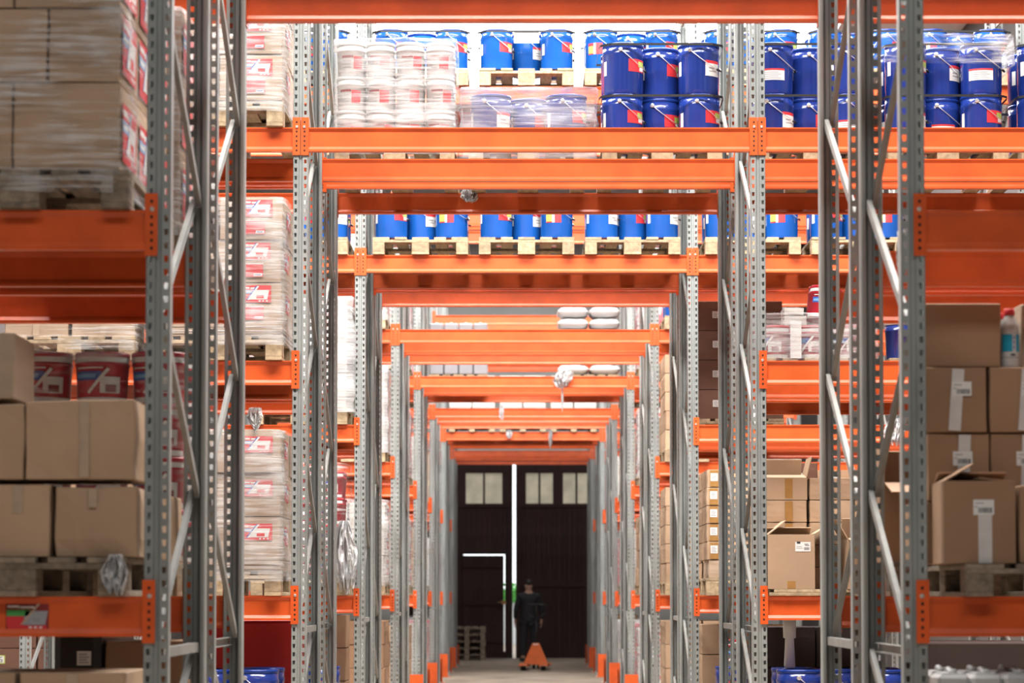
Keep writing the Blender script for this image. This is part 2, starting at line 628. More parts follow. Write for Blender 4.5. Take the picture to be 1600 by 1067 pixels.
def brace_mesh(y0, z0, y1, z1, side):
    """Open channel between the two posts of a frame, in the frame's own coordinates."""
    m = MB()
    a, b = Vector((0, y0, z0)), Vector((0, y1, z1))
    d = (b - a)
    ln = d.length
    d.normalize()
    w = Vector((0, -d.z, d.y))
    M = Matrix(((1, d.x, w.x, a.x), (0, d.y, w.y, a.y), (0, d.z, w.z, a.z), (0, 0, 0, 1)))
    x0 = 0.001 if side > 0 else -0.021
    hw = 0.019
    m.box(x0, x0 + 0.02, 0, ln, -hw, -hw + 0.003, 'steel_brace', M)
    m.box(x0, x0 + 0.02, 0, ln, hw - 0.003, hw, 'steel_brace', M)
    xa = x0 + 0.017 if side > 0 else x0
    m.box(xa, xa + 0.003, 0, ln, -hw + 0.003, hw - 0.003, 'steel_brace', M)
    return m.mesh('brace')


FRONT_N = [0.66, 1.25, 2.45, 3.65, 4.85, 6.05]
BRACES = []
ya, yb = 0.055, DEPTH - 0.055
BRACES.append(('diagonal_brace', ya, 0.66, yb, 0.12, 1))
BRACES.append(('diagonal_brace', yb, 1.20, ya, 0.66, -1))
zf, zr = 1.25, 1.85
while zr < 6.4:
    BRACES.append(('diagonal_brace', ya, zr - 0.60, yb, zr, -1))
    BRACES.append(('diagonal_brace', yb, zr, ya, zr + 0.60, 1))
    zr += 1.2
BRACES.append(('horizontal_brace', ya, 1.22, yb, 1.22, 1))
BRACES.append(('horizontal_brace', ya, 0.10, yb, 0.10, -1))
BRACES.append(('horizontal_brace', ya, 6.48, yb, 6.48, -1))


def build_frame(row, sub, side):
    x = {'L': XC - (BAY + PW) / 2, 'R': XC + (BAY + PW) / 2, 'OL': XC - 1.5 * (BAY + PW), 'OR': XC + 1.5 * (BAY + PW)}[side]
    y = YR[row - 1]
    root = bpy.data.objects.new('upright_frame', None)
    C.objects.link(root)
    if sub == 'A':
        root.location = (x, y, 0)
    else:
        root.location = (x, y + BOFF + DEPTH, 0)
        root.rotation_euler = (0, 0, PI)
    sn = {'L': 'left side of the passage', 'R': 'right side of the passage', 'OL': 'outer end of left bay', 'OR': 'outer end of right bay'}[side]
    tag(root, 'grey perforated steel upright, %s half of %s row, %s' % ('front' if sub == 'A' else 'rear', ORD[row - 1], sn), 'rack upright', 'upright frames of the pallet racks')
    pm = cached('post', post_mesh)
    link('post', pm, root)
    link('post', pm, root, (0, DEPTH, 0), PI)
    for i, (nm, y0, z0, y1, z1, s) in enumerate(BRACES):
        link(nm, cached(('br', i), lambda: brace_mesh(y0, z0, y1, z1, s)), root)

    def plate():
        m = MB()
        m.box(-0.065, 0.065, -0.03, 0.10, 0.0, 0.008, 'steel')
        m.lathe([(0.012, 0.008), (0.012, 0.022)], 'zinc', 6, (0.055, 0.085, 0))
        m.lathe([(0.012, 0.008), (0.012, 0.022)], 'zinc', 6, (-0.055, 0.085, 0))
        return m.mesh('foot_plate')
    link('foot_plate', cached('plate', plate), root)
    link('foot_plate', cached('plate', plate), root, (0, DEPTH, 0), PI)
    return root


BH = 0.146


def beam_mesh():
    m = MB()
    h = BAY / 2 - 0.0045
    # outer face profile (y, z): lip, slope in, recessed web, slope out, lip ; symmetric on the inner side
    f = [(-0.006, 0.0), (-0.006, -0.007), (0.006, -0.026), (0.006, -0.116), (-0.006, -0.134), (-0.006, -BH)]
    b = [(0.038 - y, z) for (y, z) in f][::-1]
    pr = f + b
    n = len(pr)
    v = [(-h, y, z) for (y, z) in pr] + [(h, y, z) for (y, z) in pr]
    fs = [(i, i + n, (i + 1) % n + n, (i + 1) % n) for i in range(n)]
    fs.append(tuple(range(n)))
    fs.append(tuple(range(2 * n - 1, n - 1, -1)))
    m.faces(v, fs, 'orange')
    return m.mesh('beam_profile')


def connector_mesh(s):
    m = MB()
    h = BAY / 2
    zt, zb = 0.062, -0.170
    xa, xb = (h - 0.001, h + 0.043) if s > 0 else (-h - 0.043, -h + 0.001)
    m.box(xa, xb, -0.009, -0.0035, zb, zt, 'orange')
    xe0, xe1 = (h - 0.0045, h - 0.0008) if s > 0 else (-h + 0.0008, -h + 0.0045)
    m.box(xe0, xe1, -0.009, 0.05, zb, zt, 'orange')
    c = (xa + xb) / 2
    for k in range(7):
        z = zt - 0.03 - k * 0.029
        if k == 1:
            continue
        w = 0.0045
        m.poly([(c - w, -0.0094, z - 0.006), (c + w, -0.0094, z - 0.006), (c + w * 1.3, -0.0094, z + 0.006), (c - w * 1.3, -0.0094, z + 0.006)], 'hole_shade')  # flat dark patches painting the shade of holes on a solid plate
    return m.mesh('connector')


def pin_mesh(s):
    m = MB()
    x = s * (BAY / 2 + 0.0225)
    M = Matrix.Translation((x, -0.009, 0.003)) @ Matrix.Rotation(R(90), 4, 'X')
    pts = []
    mm = MB()
    mm.lathe([(0.009, 0.0), (0.009, 0.005), (0.006, 0.008)], 'zinc', 8)
    v = [M @ Vector(p) for p in mm.v]
    m.faces(v, mm.f, 'zinc', False)
    return m.mesh('safety_pin')


def build_beam(row, plane, bay, lv):
    y = YR[row - 1] + [0, DEPTH, BOFF, BOFF + DEPTH][plane]
    root = link('rack_beam', cached('beam', beam_mesh), None, (BAYX[bay], y, LV[lv]), PI if plane in (1, 3) else 0)
    pn = ['front beam of front half', 'back beam of front half', 'front beam of rear half', 'back beam of rear half'][plane]
    tag(root, 'orange %s, %s, %s row %s' % (pn, LVN[lv], ORD[row - 1], BAYN[bay]), 'rack beam', 'orange rack beams')
    for s in (-1, 1):
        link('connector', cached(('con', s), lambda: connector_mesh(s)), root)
        if row <= 5:
            link('safety_pin', cached(('pin', s), lambda: pin_mesh(s)), root)
    return root


def guard_mesh():
    m = MB()
    m.box(-0.085, 0.085, -0.006, 0.0, 0.0, 0.40, 'orange')
    m.box(-0.085, -0.079, 0.0, 0.10, 0.0, 0.40, 'orange')
    m.box(0.079, 0.085, 0.0, 0.10, 0.0, 0.40, 'orange')
    return m.mesh('guard_plate')


def guard_foot():
    m = MB()
    m.box(-0.13, -0.085, -0.006, 0.12, 0.0, 0.007, 'orange')
    m.box(0.085, 0.13, -0.006, 0.12, 0.0, 0.007, 'orange')
    for s in (-1, 1):
        m.lathe([(0.014, 0.007), (0.014, 0.02)], 'zinc', 6, (s * 0.108, 0.03, 0))
        m.lathe([(0.014, 0.007), (0.014, 0.02)], 'zinc', 6, (s * 0.108, 0.09, 0))
    return m.mesh('guard_foot')


def build_guard(row, sub, side):
    x = XC + (-1 if side == 'L' else 1) * (BAY + PW) / 2
    y = YR[row - 1] - 0.05 if sub == 'A' else YR[row - 1] + BOFF + DEPTH + 0.05
    root = bpy.data.objects.new('post_guard', None)
    C.objects.link(root)
    root.location = (x, y, 0)
    root.rotation_euler = (0, 0, 0 if sub == 'A' else PI)
    tag(root, 'orange steel post guard, %s face of %s row, %s of the passage' % ('front' if sub == 'A' else 'back', ORD[row - 1], 'left side' if side == 'L' else 'right side'), 'post guard', 'orange post guards on the floor')
    link('guard_plate', cached('guard', guard_mesh), root)
    link('foot', cached('gfoot', guard_foot), root)


def build_racks():
    for row in range(1, 9):
        for sub in 'AB':
            for side in ('L', 'R', 'OL', 'OR'):
                build_frame(row, sub, side)
            for side in 'LR':
                build_guard(row, sub, side)
        for bay in 'LCR':
            lvs = [3] if bay == 'C' else [1, 2, 3]
            if row in (3, 4, 5) or (row >= 6 and bay == 'C'):
                lvs = lvs + [4]
            for lv in lvs:
                for plane in range(4):
                    build_beam(row, plane, bay, lv)


# ------------------------------------------------------------------ pallets
def board_mesh(w, d, h, m):
    def f():
        b = MB()
        b.box(-w / 2, w / 2, -d / 2, d / 2, 0, h, m, bev=0.002)
        return b.mesh('board')
    return cached(('board', round(w, 3), round(d, 3), round(h, 3), m), f)


def pallet(row, sub, bay, lv, idx, wood='wood', pos=None, label=None, rz=0.0, simple=None):
    p = pos if pos is not None else slot_pos(row, sub, bay, lv, idx)
    lab = label or '%s wooden pallet on %s' % ('pale' if wood == 'wood' else 'grimy old', where(row, bay, lv, idx))
    if label is None and sub == 'B':
        lab += ', rear half'
    simple = (row >= 6) if simple is None else simple
    root = bpy.data.objects.new('pallet', None)
    C.objects.link(root)
    root.location = (p.x, p.y, p.z + 0.001)
    root.rotation_euler = (0, 0, rz)
    tag(root, lab, 'pallet', 'wooden pallets in the racks')
    bl = (-0.35, 0, 0.35)
    if simple:
        def deck():
            b = MB()
            for x in (-0.34, -0.17, 0, 0.17, 0.34):
                b.box(x - 0.058, x + 0.058, 0, 1.2, 0.122, 0.144, wood)
            for y in (0.05, 0.6, 1.15):
                b.box(-0.4, 0.4, y - 0.05, y + 0.05, 0.100, 0.122, wood)
            return b.mesh('deck')

        def blocks():
            b = MB()
            for x in bl:
                for y in (0.05, 0.6, 1.15):
                    b.box(x - 0.05, x + 0.05, y - 0.05, y + 0.05, 0.022, 0.100, wood)
                b.box(x - 0.05, x + 0.05, 0, 1.2, 0, 0.022, wood)
            return b.mesh('blocks')
        link('deck', cached(('deck', wood), deck), root)
        link('blocks', cached(('blocks', wood), blocks), root)
        return root
    for i, x in enumerate((-0.33, -0.165, 0, 0.165, 0.33)):
        w = 0.14 if i in (0, 2, 4) else 0.10
        link('deck_board', board_mesh(w, 1.2, 0.022, wood), root, (x, 0.6 + random.uniform(-0.006, 0.006), 0.122))
    for y in (0.07, 0.6, 1.13):
        link('cross_board', board_mesh(0.8, 0.14, 0.022, wood), root, (0, y, 0.100))
    for x in bl:
        bw = 0.145 if x == 0 else 0.10
        link('bottom_board', board_mesh(bw, 1.2, 0.022, wood), root, (x, 0.6, 0))
        for y in (0.07, 0.6, 1.13):
            link('block', board_mesh(bw, 0.14, 0.078, wood), root, (x, y, 0.022))
    return root


# ------------------------------------------------------------------ flat prints
def print_mesh(kind, w, h):
    """A printed label in the XZ plane facing -y, centred at its origin."""
    def f():
        m = MB()

        def r(x0, x1, z0, z1, mm, ly, sk=0.0):
            pts = [(x0 * w - w / 2, z0 * h - h / 2), (x1 * w - w / 2, z0 * h - h / 2), (x1 * w - w / 2 + sk * w, z1 * h - h / 2), (x0 * w - w / 2 + sk * w, z1 * h - h / 2)]
            m.poly([(a, -0.0003 - 0.0004 * ly, b) for a, b in pts], mm)
        if kind == 'paint':
            r(0, 1, 0, 1, 'print_red', 0)
            r(0.04, 0.34, 0.80, 0.90, 'paper', 1)
            r(0.37, 0.58, 0.78, 0.88, 'paper', 1)
            r(0.0, 0.50, 0.52, 0.72, 'print_sky', 1)
            r(0.05, 0.40, 0.58, 0.66, 'paper', 2)
            r(0.34, 0.88, 0.18, 0.72, 'print_pale', 2, 0.06)
            r(0.55, 0.78, 0.24, 0.44, 'print_red', 3)
            r(0.55, 0.78, 0.44, 0.52, 'paper', 3)
            r(0.28, 0.34, 0.16, 0.96, 'paper', 4, 0.30)
            r(0.24, 0.28, 0.16, 0.96, 'print_blue', 4, 0.30)
            for k in range(3):
                r(0.62 + k * 0.11, 0.68 + k * 0.11, 0.06, 0.13, 'paper', 1)
        elif kind == 'paint_green':
            r(0, 1, 0, 1, 'print_maroon', 0)
            r(0.04, 0.34, 0.86, 0.93, 'paper', 1)
            r(0.30, 0.66, 0.83, 0.90, 'paper', 1)
            r(0.02, 0.56, 0.52, 0.76, 'print_green', 1)
            r(0.02, 0.42, 0.14, 0.50, 'print_red', 1)
            r(0.40, 0.92, 0.16, 0.72, 'grey_plastic', 1, 0.06)
            r(0.62, 0.80, 0.30, 0.44, 'ink_grey', 2)
            r(0.34, 0.40, 0.18, 1.0, 'tape_clear', 3, 0.40)
            r(0.04, 0.96, 0.0, 0.14, 'print_red', 1)
            for k in range(3):
                r(0.54 + k * 0.12, 0.61 + k * 0.12, 0.03, 0.10, 'paper', 2)
        elif kind == 'bucket':
            r(0, 1, 0, 1, 'red_plastic', 0)
            r(0.05, 0.50, 0.82, 0.88, 'paper', 1)
            r(0.30, 0.66, 0.76, 0.82, 'paper', 1)
            r(0.0, 0.56, 0.50, 0.68, 'print_blue', 1)
            r(0.05, 0.46, 0.55, 0.63, 'print_sky', 2)
            r(0.44, 0.98, 0.16, 0.54, 'print_pale', 1)
            r(0.60, 0.84, 0.20, 0.36, 'print_maroon', 2)
            r(0.30, 0.36, 0.14, 0.90, 'print_pale', 3, 0.34)
            for k in range(2):
                r(0.62 + k * 0.12, 0.68 + k * 0.12, 0.04, 0.10, 'paper', 1)
        elif kind == 'red':
            r(0, 1, 0, 1, 'print_red', 0)
            r(0, 1, 0.93, 1, 'paper', 1)
            r(0.66, 0.96, 0.06, 0.26, 'paper', 1, 0.02)
            r(0.70, 0.92, 0.12, 0.18, 'print_blue', 2)
        elif kind == 'barcode':
            r(0, 1, 0, 1, 'paper', 0)
            r(0.10, 0.50, 0.74, 0.80, 'ink_grey', 1)
            r(0.06, 0.22, 0.50, 0.56, 'ink_grey', 1)
            x = 0.24
            rr = random.Random(3)
            while x < 0.92:
                d = rr.uniform(0.012, 0.05)
                r(x, x + d, 0.14, 0.48, 'ink', 1)
                x += d + rr.uniform(0.015, 0.035)
        elif kind == 'note':
            r(0, 1, 0, 1, 'paper', 0)
            for k in range(4):
                r(0.14, 0.84 - 0.13 * (k % 2), 0.16 + k * 0.19, 0.24 + k * 0.19, 'ink_grey', 1)
        elif kind == 'shipping':
            r(0, 1, 0, 1, 'paper', 0)
            r(0.10, 0.34, 0.66, 0.86, 'ink', 1)
            r(0.60, 0.88, 0.60, 0.66, 'ink', 1)
            r(0.64, 0.92, 0.48, 0.53, 'ink', 1)
            r(0.08, 0.44, 0.40, 0.44, 'ink_grey', 1)
            r(0.08, 0.52, 0.26, 0.30, 'ink_grey', 1)
            r(0.58, 0.92, 0.12, 0.36, 'ink_grey', 1)
        elif kind == 'five':
            r(0, 1, 0, 1, 'print_lime', 0)
            r(0.12, 0.88, 0.10, 0.90, 'paper', 1)
            r(0.30, 0.70, 0.72, 0.80, 'ink', 2)
            r(0.30, 0.40, 0.48, 0.80, 'ink', 2)
            r(0.30, 0.70, 0.44, 0.52, 'ink', 2)
            r(0.60, 0.70, 0.18, 0.52, 'ink', 2)
            r(0.30, 0.70, 0.18, 0.26, 'ink', 2)
        return m.mesh('print_' + kind)
    return cached(('print', kind, round(w, 3), round(h, 3)), f)


# ------------------------------------------------------------------ cartons
def carton_mesh(w, d, h, m, var):
    def f():
        rr = random.Random(hash((round(w, 3), round(d, 3), round(h, 3), var)) & 0xffff)
        bm = bmesh.new()
        bmesh.ops.create_cube(bm, size=1)
        bmesh.ops.bevel(bm, geom=bm.edges[:] + bm.verts[:], offset=0.012, segments=1, affect='EDGES')
        big = [e for e in bm.edges if e.calc_length() > 0.5]
        bmesh.ops.subdivide_edges(bm, edges=big, cuts=3, use_grid_fill=True)
        off = Vector((var * 3.1, var * 1.7, var * 0.9))
        for v in bm.verts:
            q = v.co.copy()
            u = Vector((1 - (2 * q.x) ** 2, 1 - (2 * q.y) ** 2, 1 - (2 * q.z) ** 2))
            bl = 0.006 if var < 3 else 0.018
            na = 0.003 if var < 3 else 0.009
            nv = noise.noise(q * 2.2 + off)
            dx = (bl * u.y * u.z) * (1 if q.x > 0.4 else -1 if q.x < -0.4 else 0)
            dy = (bl * u.x * u.z) * (1 if q.y > 0.4 else -1 if q.y < -0.4 else 0)
            dz = (-0.004 if var < 3 else -0.012) * u.x * u.y + (na * 0.8 * noise.noise(q * 3 + off * 2) if var > 2 else 0) if q.z > 0.4 else 0
            v.co = Vector((q.x * w + dx + na * nv, q.y * d + dy + na * noise.noise(q * 2 - off), (q.z + 0.5) * h + dz))
        me = bpy.data.meshes.new('carton')
        bm.to_mesh(me)
        bm.free()
        me.materials.append(MATS[m])
        return me
    return cached(('carton', round(w, 3), round(d, 3), round(h, 3), m, var), f)


def plate_mesh(w, h, m):
    """Thin strip lying on a vertical face, facing -y."""
    def f():
        b = MB()
        b.box(-w / 2, w / 2, -0.0006, 0.0, -h / 2, h / 2, m)
        return b.mesh('strip')
    return cached(('strip', round(w, 3), round(h, 3), m), f)


def carton(pos, size, m, label, group, rz=0.0, prints=(), tape=None, var=None, side_prints=()):
    """pos: centre of the bottom face. prints: (kind, w, h, x, z) on the front face."""
    w, d, h = size
    o = link('carton', carton_mesh(w, d, h, m, random.randrange(3) if var is None else var), None, pos, rz)
    tag(o, label, 'carton', group)
    yf = -d / 2 - (0.0075 if (var or 0) < 3 else 0.021)
    if tape:
        tm, tw = tape[0], tape[1]
        tx = tape[2] if len(tape) > 2 else 0
        th = tape[3] if len(tape) > 3 else h - 0.012
        link('tape', plate_mesh(tw, th, tm), o, (tx, yf + 0.0005, h - th / 2 - 0.006), rot=(0, R(tape[4]) if len(tape) > 4 else 0, 0))
    for (k, pw, ph, x, z) in prints:
        link('printed_label', print_mesh(k, pw, ph), o, (x, yf - 0.0012, z))
    for (k, pw, ph, y, z, s) in side_prints:
        link('printed_label', print_mesh(k, pw, ph), o, (s * (w / 2 + 0.0075), y, z), s * PI / 2)
    return o


def layer_word(k, n):
    if k == n - 1:
        return 'top layer'
    return ['bottom layer', 'second layer', 'third layer', 'fourth layer', 'fifth layer'][k]


def carton_stack(row, sub, bay, lv, idx, nx, ny, nz, size, m, word, prints=(), tape=None, wood='wood', group=None, jit=0.008, side=None, pos=None, place=None, base=0.145, skip=(), pal=True):
    p = pos if pos is not None else slot_pos(row, sub, bay, lv, idx)
    pl = place or where(row, bay, lv, idx)
    if pal:
        pallet(row, sub, bay, lv, idx, wood)
    w, d, h = size
    xs = ['passage side', 'outer side'] if bay != 'C' else ['left side', 'right side']
    for k in range(nz):
        for i in range(nx):
            for j in range(ny):
                if j and nx > 1 and bay != 'C' and i != (nx - 1 if bay == 'L' else 0):
                    continue
                if (i, j, k) in skip:
                    continue
                x = p.x + (i - (nx - 1) / 2) * (w + 0.02) + random.uniform(-jit, jit) * 0.5
                y = p.y + 0.03 + d / 2 + j * (d + 0.018) + random.uniform(0, jit)
                if bay == 'R':
                    cn = i
                elif bay == 'L':
                    cn = nx - 1 - i
                else:
                    cn = i
                if nx == 1:
                    cw = ''
                elif nx == 2:
                    cw = [' passage side', ' outer side'][cn] if bay != 'C' else [' left side', ' right side'][cn]
                else:
                    cw = ' column %s' % ['one', 'two', 'three', 'four'][cn]
                jw = ['front', 'second', 'third'][j] if ny > 1 else ''
                lab = '%s, %s, %s%s, %s' % (word, layer_word(k, nz), jw, cw, pl)
                lab = lab.replace(', ,', ',').replace(',  ', ', ').replace(' of ', ' ')
                carton((x, y, p.z + base + k * (h + 0.003)), size, m, lab, group or ('%s on %s' % (word + 's', pl)),
                       rz=random.uniform(-0.012, 0.012) * (1 if nx < 3 else 0.4), prints=prints if j == 0 else (), tape=tape if j == 0 else None,
                       side_prints=side or ())
    return p


# ------------------------------------------------------------------ stretch film
def film_shell(w, d, h, m, seed=0, bulge=0.012, rough=0.02, top=0.6, rc=0.05):
    def f():
        nper, nr = 56, 16
        b = MB()
        per = []
        # rounded rectangle
        for k in range(nper):
            t = k / nper * 4
            s = int(t)
            u = t - s
            e = 2.0 / 9.0
            a = PI / 4 + t * PI / 2
            cx, cy = math.cos(a), math.sin(a)
            mx = max(abs(cx), abs(cy))
            q = Vector((cx / mx, cy / mx, 0))
            x, y = q.x * w / 2, q.y * d / 2
            ix, iy = max(-w / 2 + rc, min(w / 2 - rc, x)), max(-d / 2 + rc, min(d / 2 - rc, y))
            dd = Vector((x - ix, y - iy, 0))
            if dd.length > 1e-6:
                dd = dd.normalized() * rc
            per.append((ix + dd.x, iy + dd.y))
        pts, fs = [], []
        off = Vector((seed * 7.3, seed * 2.1, seed * 4.7))
        for r in range(nr + 3):
            if r <= nr:
                z = h * r / nr
                sc = 1.0
            else:
                z = h + 0.004 + 0.01 * (r - nr)
                sc = 1 - (r - nr) * (1 - top) / 2
            for (x, y) in per:
                nn = noise.noise(Vector((x * 4, y * 4, z * 7)) + off)
                n2 = noise.noise(Vector((x * 13, y * 13, z * 16)) - off)
                g = 1 + bulge * 0.8 / max(w, 0.3) + (rough * (nn + 0.35) + rough * 0.4 * n2) / max(w, 0.3)
                g = max(g, 1 + 0.028 / max(w, 0.3))
                pts.append((x * sc * g, y * sc * (1 + (g - 1) * w / d), z + 0.012 * noise.noise(Vector((x * 5, y * 5, 3)) + off) * (1 if r > 0 else 0.6)))
        n = nper
        for r in range(nr + 2):
            for k in range(n):
                a, c = r * n + k, r * n + (k + 1) % n
                fs.append((a, c, c + n, a + n))
        b.faces(pts, fs, m, True)
        return b.mesh('stretch_film')
    return cached(('film', round(w, 2), round(d, 2), round(h, 2), m, seed), f)


def film(row, sub, bay, lv, idx, w, d, h, m, what, z0=0.10, seed=0, dx=0, dy=0.6, place=None, **kw):
    p = slot_pos(row, sub, bay, lv, idx)
    o = link('stretch_film', film_shell(w, d, h, m, seed, **kw), None, (p.x + dx, p.y + dy, p.z + z0))
    lab = 'clear stretch film round the %s, %s' % (what, (place or where(row, bay, lv, idx)))
    tag(o, lab.replace(' of ', ' '), 'stretch film', 'stretch films round loaded pallets')
    return o


def crumple(pos, w, h, d, m, label, seed=0, taper=0.4, rz=0.0):
    """A loose hanging scrap of film: gathered at the top, creased, ragged at the lower edge."""
    b = MB()
    nx, nz = 26, 18
    off = Vector((seed * 5.7, seed * 1.3, seed * 3.1))
    pts, fs = [], []
    for layer in (0, 1):
        for r in range(nz + 1):
            t = r / nz
            prof = taper + (1 - taper) * math.sin(PI * min(0.5, 0.05 + t * 0.9)) if taper >= 0.2 else 0.35 + 0.9 * t - 1.2 * t * t + 0.1
            prof *= 1 - 0.45 * max(0.0, t - 0.65) / 0.35
            for k in range(nx + 1):
                u = 2 * k / nx - 1
                rag = 1 + 0.28 * noise.noise(Vector((u * 2.3, 7.0 + layer, 0)) + off)
                rid = abs(noise.noise(Vector((u * 3.4 + 0.8 * t, t * 1.6, layer * 4.0)) + off)) + 0.6 * abs(noise.noise(Vector((u * 7 - t, t * 4.2, layer * 9.0)) + off))
                x = u * w / 2 * prof * (1 + 0.12 * noise.noise(Vector((t * 5, layer, 3)) + off)) + 0.18 * w * noise.noise(Vector((t * 1.7, 1.0, 2)) + off)
                y = (rid - 0.35) * d * 1.3 + (0.5 - layer) * d * 0.35
                pts.append((x, y, -h * t * rag))
    n = nx + 1
    for layer in (0, 1):
        o0 = layer * n * (nz + 1)
        for r in range(nz):
            for k in range(nx):
                a = o0 + r * n + k
                fs.append((a, a + 1, a + n + 1, a + n))
    b.faces(pts, fs, m, False)
    o = link('film_scrap', b.mesh('film_scrap'), None, pos, rz)
    tag(o, label, 'plastic film')
    return o


# ------------------------------------------------------------------ drums and buckets
def arc_patch(b, r, a0, a1, z0, z1, m, n=8, off=0.0012, r1=None):
    r1 = r if r1 is None else r1
    pts, fs = [], []
    for k in range(n + 1):
        a = a0 + (a1 - a0) * k / n
        pts.append(((r + off) * math.cos(a), (r + off) * math.sin(a), z0))
        pts.append(((r1 + off) * math.cos(a), (r1 + off) * math.sin(a), z1))
    for k in range(n):
        fs.append((2 * k, 2 * k + 2, 2 * k + 3, 2 * k + 1))
    b.faces(pts, fs, m, True)


DR, DH = 0.140, 0.345


def drum_body(m='blue_paint'):
    b = MB()
    r = DR
    b.lathe([(r * 0.94, 0), (r * 0.955, 0.004), (r * 0.955, 0.03), (r * 0.97, 0.04), (r * 0.985, DH - 0.085), (r * 1.0, DH - 0.075), (r * 1.0, DH - 0.066), (r * 0.975, DH - 0.058), (r * 0.975, DH - 0.022)], m, 32)
    return b.mesh('drum_body')


def drum_lid():
    b = MB()
    r = DR
    b.lathe([(r * 0.976, DH - 0.024), (r * 1.0, DH - 0.020), (r * 1.005, DH - 0.010), (r * 0.99, DH - 0.002), (r * 0.95, DH - 0.001), (r * 0.93, DH - 0.012), (r * 0.3, DH - 0.012)], 'blue_rim', 32)
    return b.mesh('lid')


def bail(r, h, drop, wire='wire', grip='black'):
    def f():
        b = MB()
        path = []
        for k in range(15):
            t = PI * k / 14
            path.append(((r + 0.008) * math.cos(t), (r + 0.012) * math.sin(t), h - drop * math.sin(t)))
        b.tube(path, 0.0028, wire, 5)
        b.tube(path[6:9], 0.008, grip, 7)
        for s in (-1, 1):
            M = Matrix.Translation((s * (r - 0.002), 0, h)) @ Matrix.Rotation(R(90), 4, 'Y')
            mm = MB()
            mm.lathe([(0.014, -0.012), (0.014, 0.012), (0.007, 0.014)], wire, 10)
            b.faces([M @ Vector(p) for p in mm.v], mm.f, wire)
        return b.mesh('handle')
    return cached(('bail', r, h, drop, wire), f)


def drum_label(kind):
    def f():
        b = MB()
        r = DR * 0.98
        A = lambda d: R(d)
        if kind == 'red':
            arc_patch(b, r, A(-78), A(-18), 0.15, 0.235, 'print_red')
            arc_patch(b, r, A(-46), A(-20), 0.185, 0.222, 'print_lime', off=0.0018)
            arc_patch(b, r, A(-42), A(-22), 0.157, 0.182, 'print_pale', off=0.0018)
        elif kind == 'wide':
            arc_patch(b, r, A(-70), A(-20), 0.12, 0.205, 'paper')
            arc_patch(b, r, A(-70), A(-20), 0.205, 0.225, 'print_red')
            arc_patch(b, r, A(-60), A(-40), 0.17, 0.178, 'ink_grey', off=0.0018)
            arc_patch(b, r, A(-60), A(-34), 0.15, 0.156, 'ink_grey', off=0.0018)
        elif kind == 'side':
            arc_patch(b, r, A(-160), A(-146), 0.13, 0.225, 'paper')
        elif kind == 'photo':
            arc_patch(b, r, A(-135), A(-80), 0.13, 0.225, 'print_red')
            arc_patch(b, r, A(-135), A(-112), 0.14, 0.20, 'print_lime', off=0.0018)
            arc_patch(b, r, A(-112), A(-104), 0.13, 0.225, 'paper', off=0.0018)
        elif kind == 'pale':
            arc_patch(b, r, A(-130), A(-60), 0.09, 0.155, 'paper')
            arc_patch(b, r, A(-130), A(-60), 0.155, 0.168, 'print_red')
            for k in range(4):
                arc_patch(b, r, A(-124), A(-70 - 8 * (k % 2)), 0.10 + k * 0.013, 0.104 + k * 0.013, 'ink_grey', off=0.0018)
        return b.mesh('drum_label')
    return cached(('dl', kind), f)


def drum(pos, label, group, kind='red', rz=0.0, bail_a=-20.0, paint='blue_paint'):
    root = bpy.data.objects.new('paint_drum', None)
    C.objects.link(root)
    root.location = pos
    root.rotation_euler = (0, 0, rz)
    tag(root, label, 'drum', group)
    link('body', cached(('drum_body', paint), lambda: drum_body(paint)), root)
    link('lid', cached('drum_lid', drum_lid), root)
    link('handle', bail(DR, DH - 0.05, 0.13), root, (0, 0, 0), R(bail_a - 90))
    if kind:
        link('printed_label', drum_label(kind), root)
        if kind in ('red', 'wide'):
            link('side_label', drum_label('side'), root)
    return root


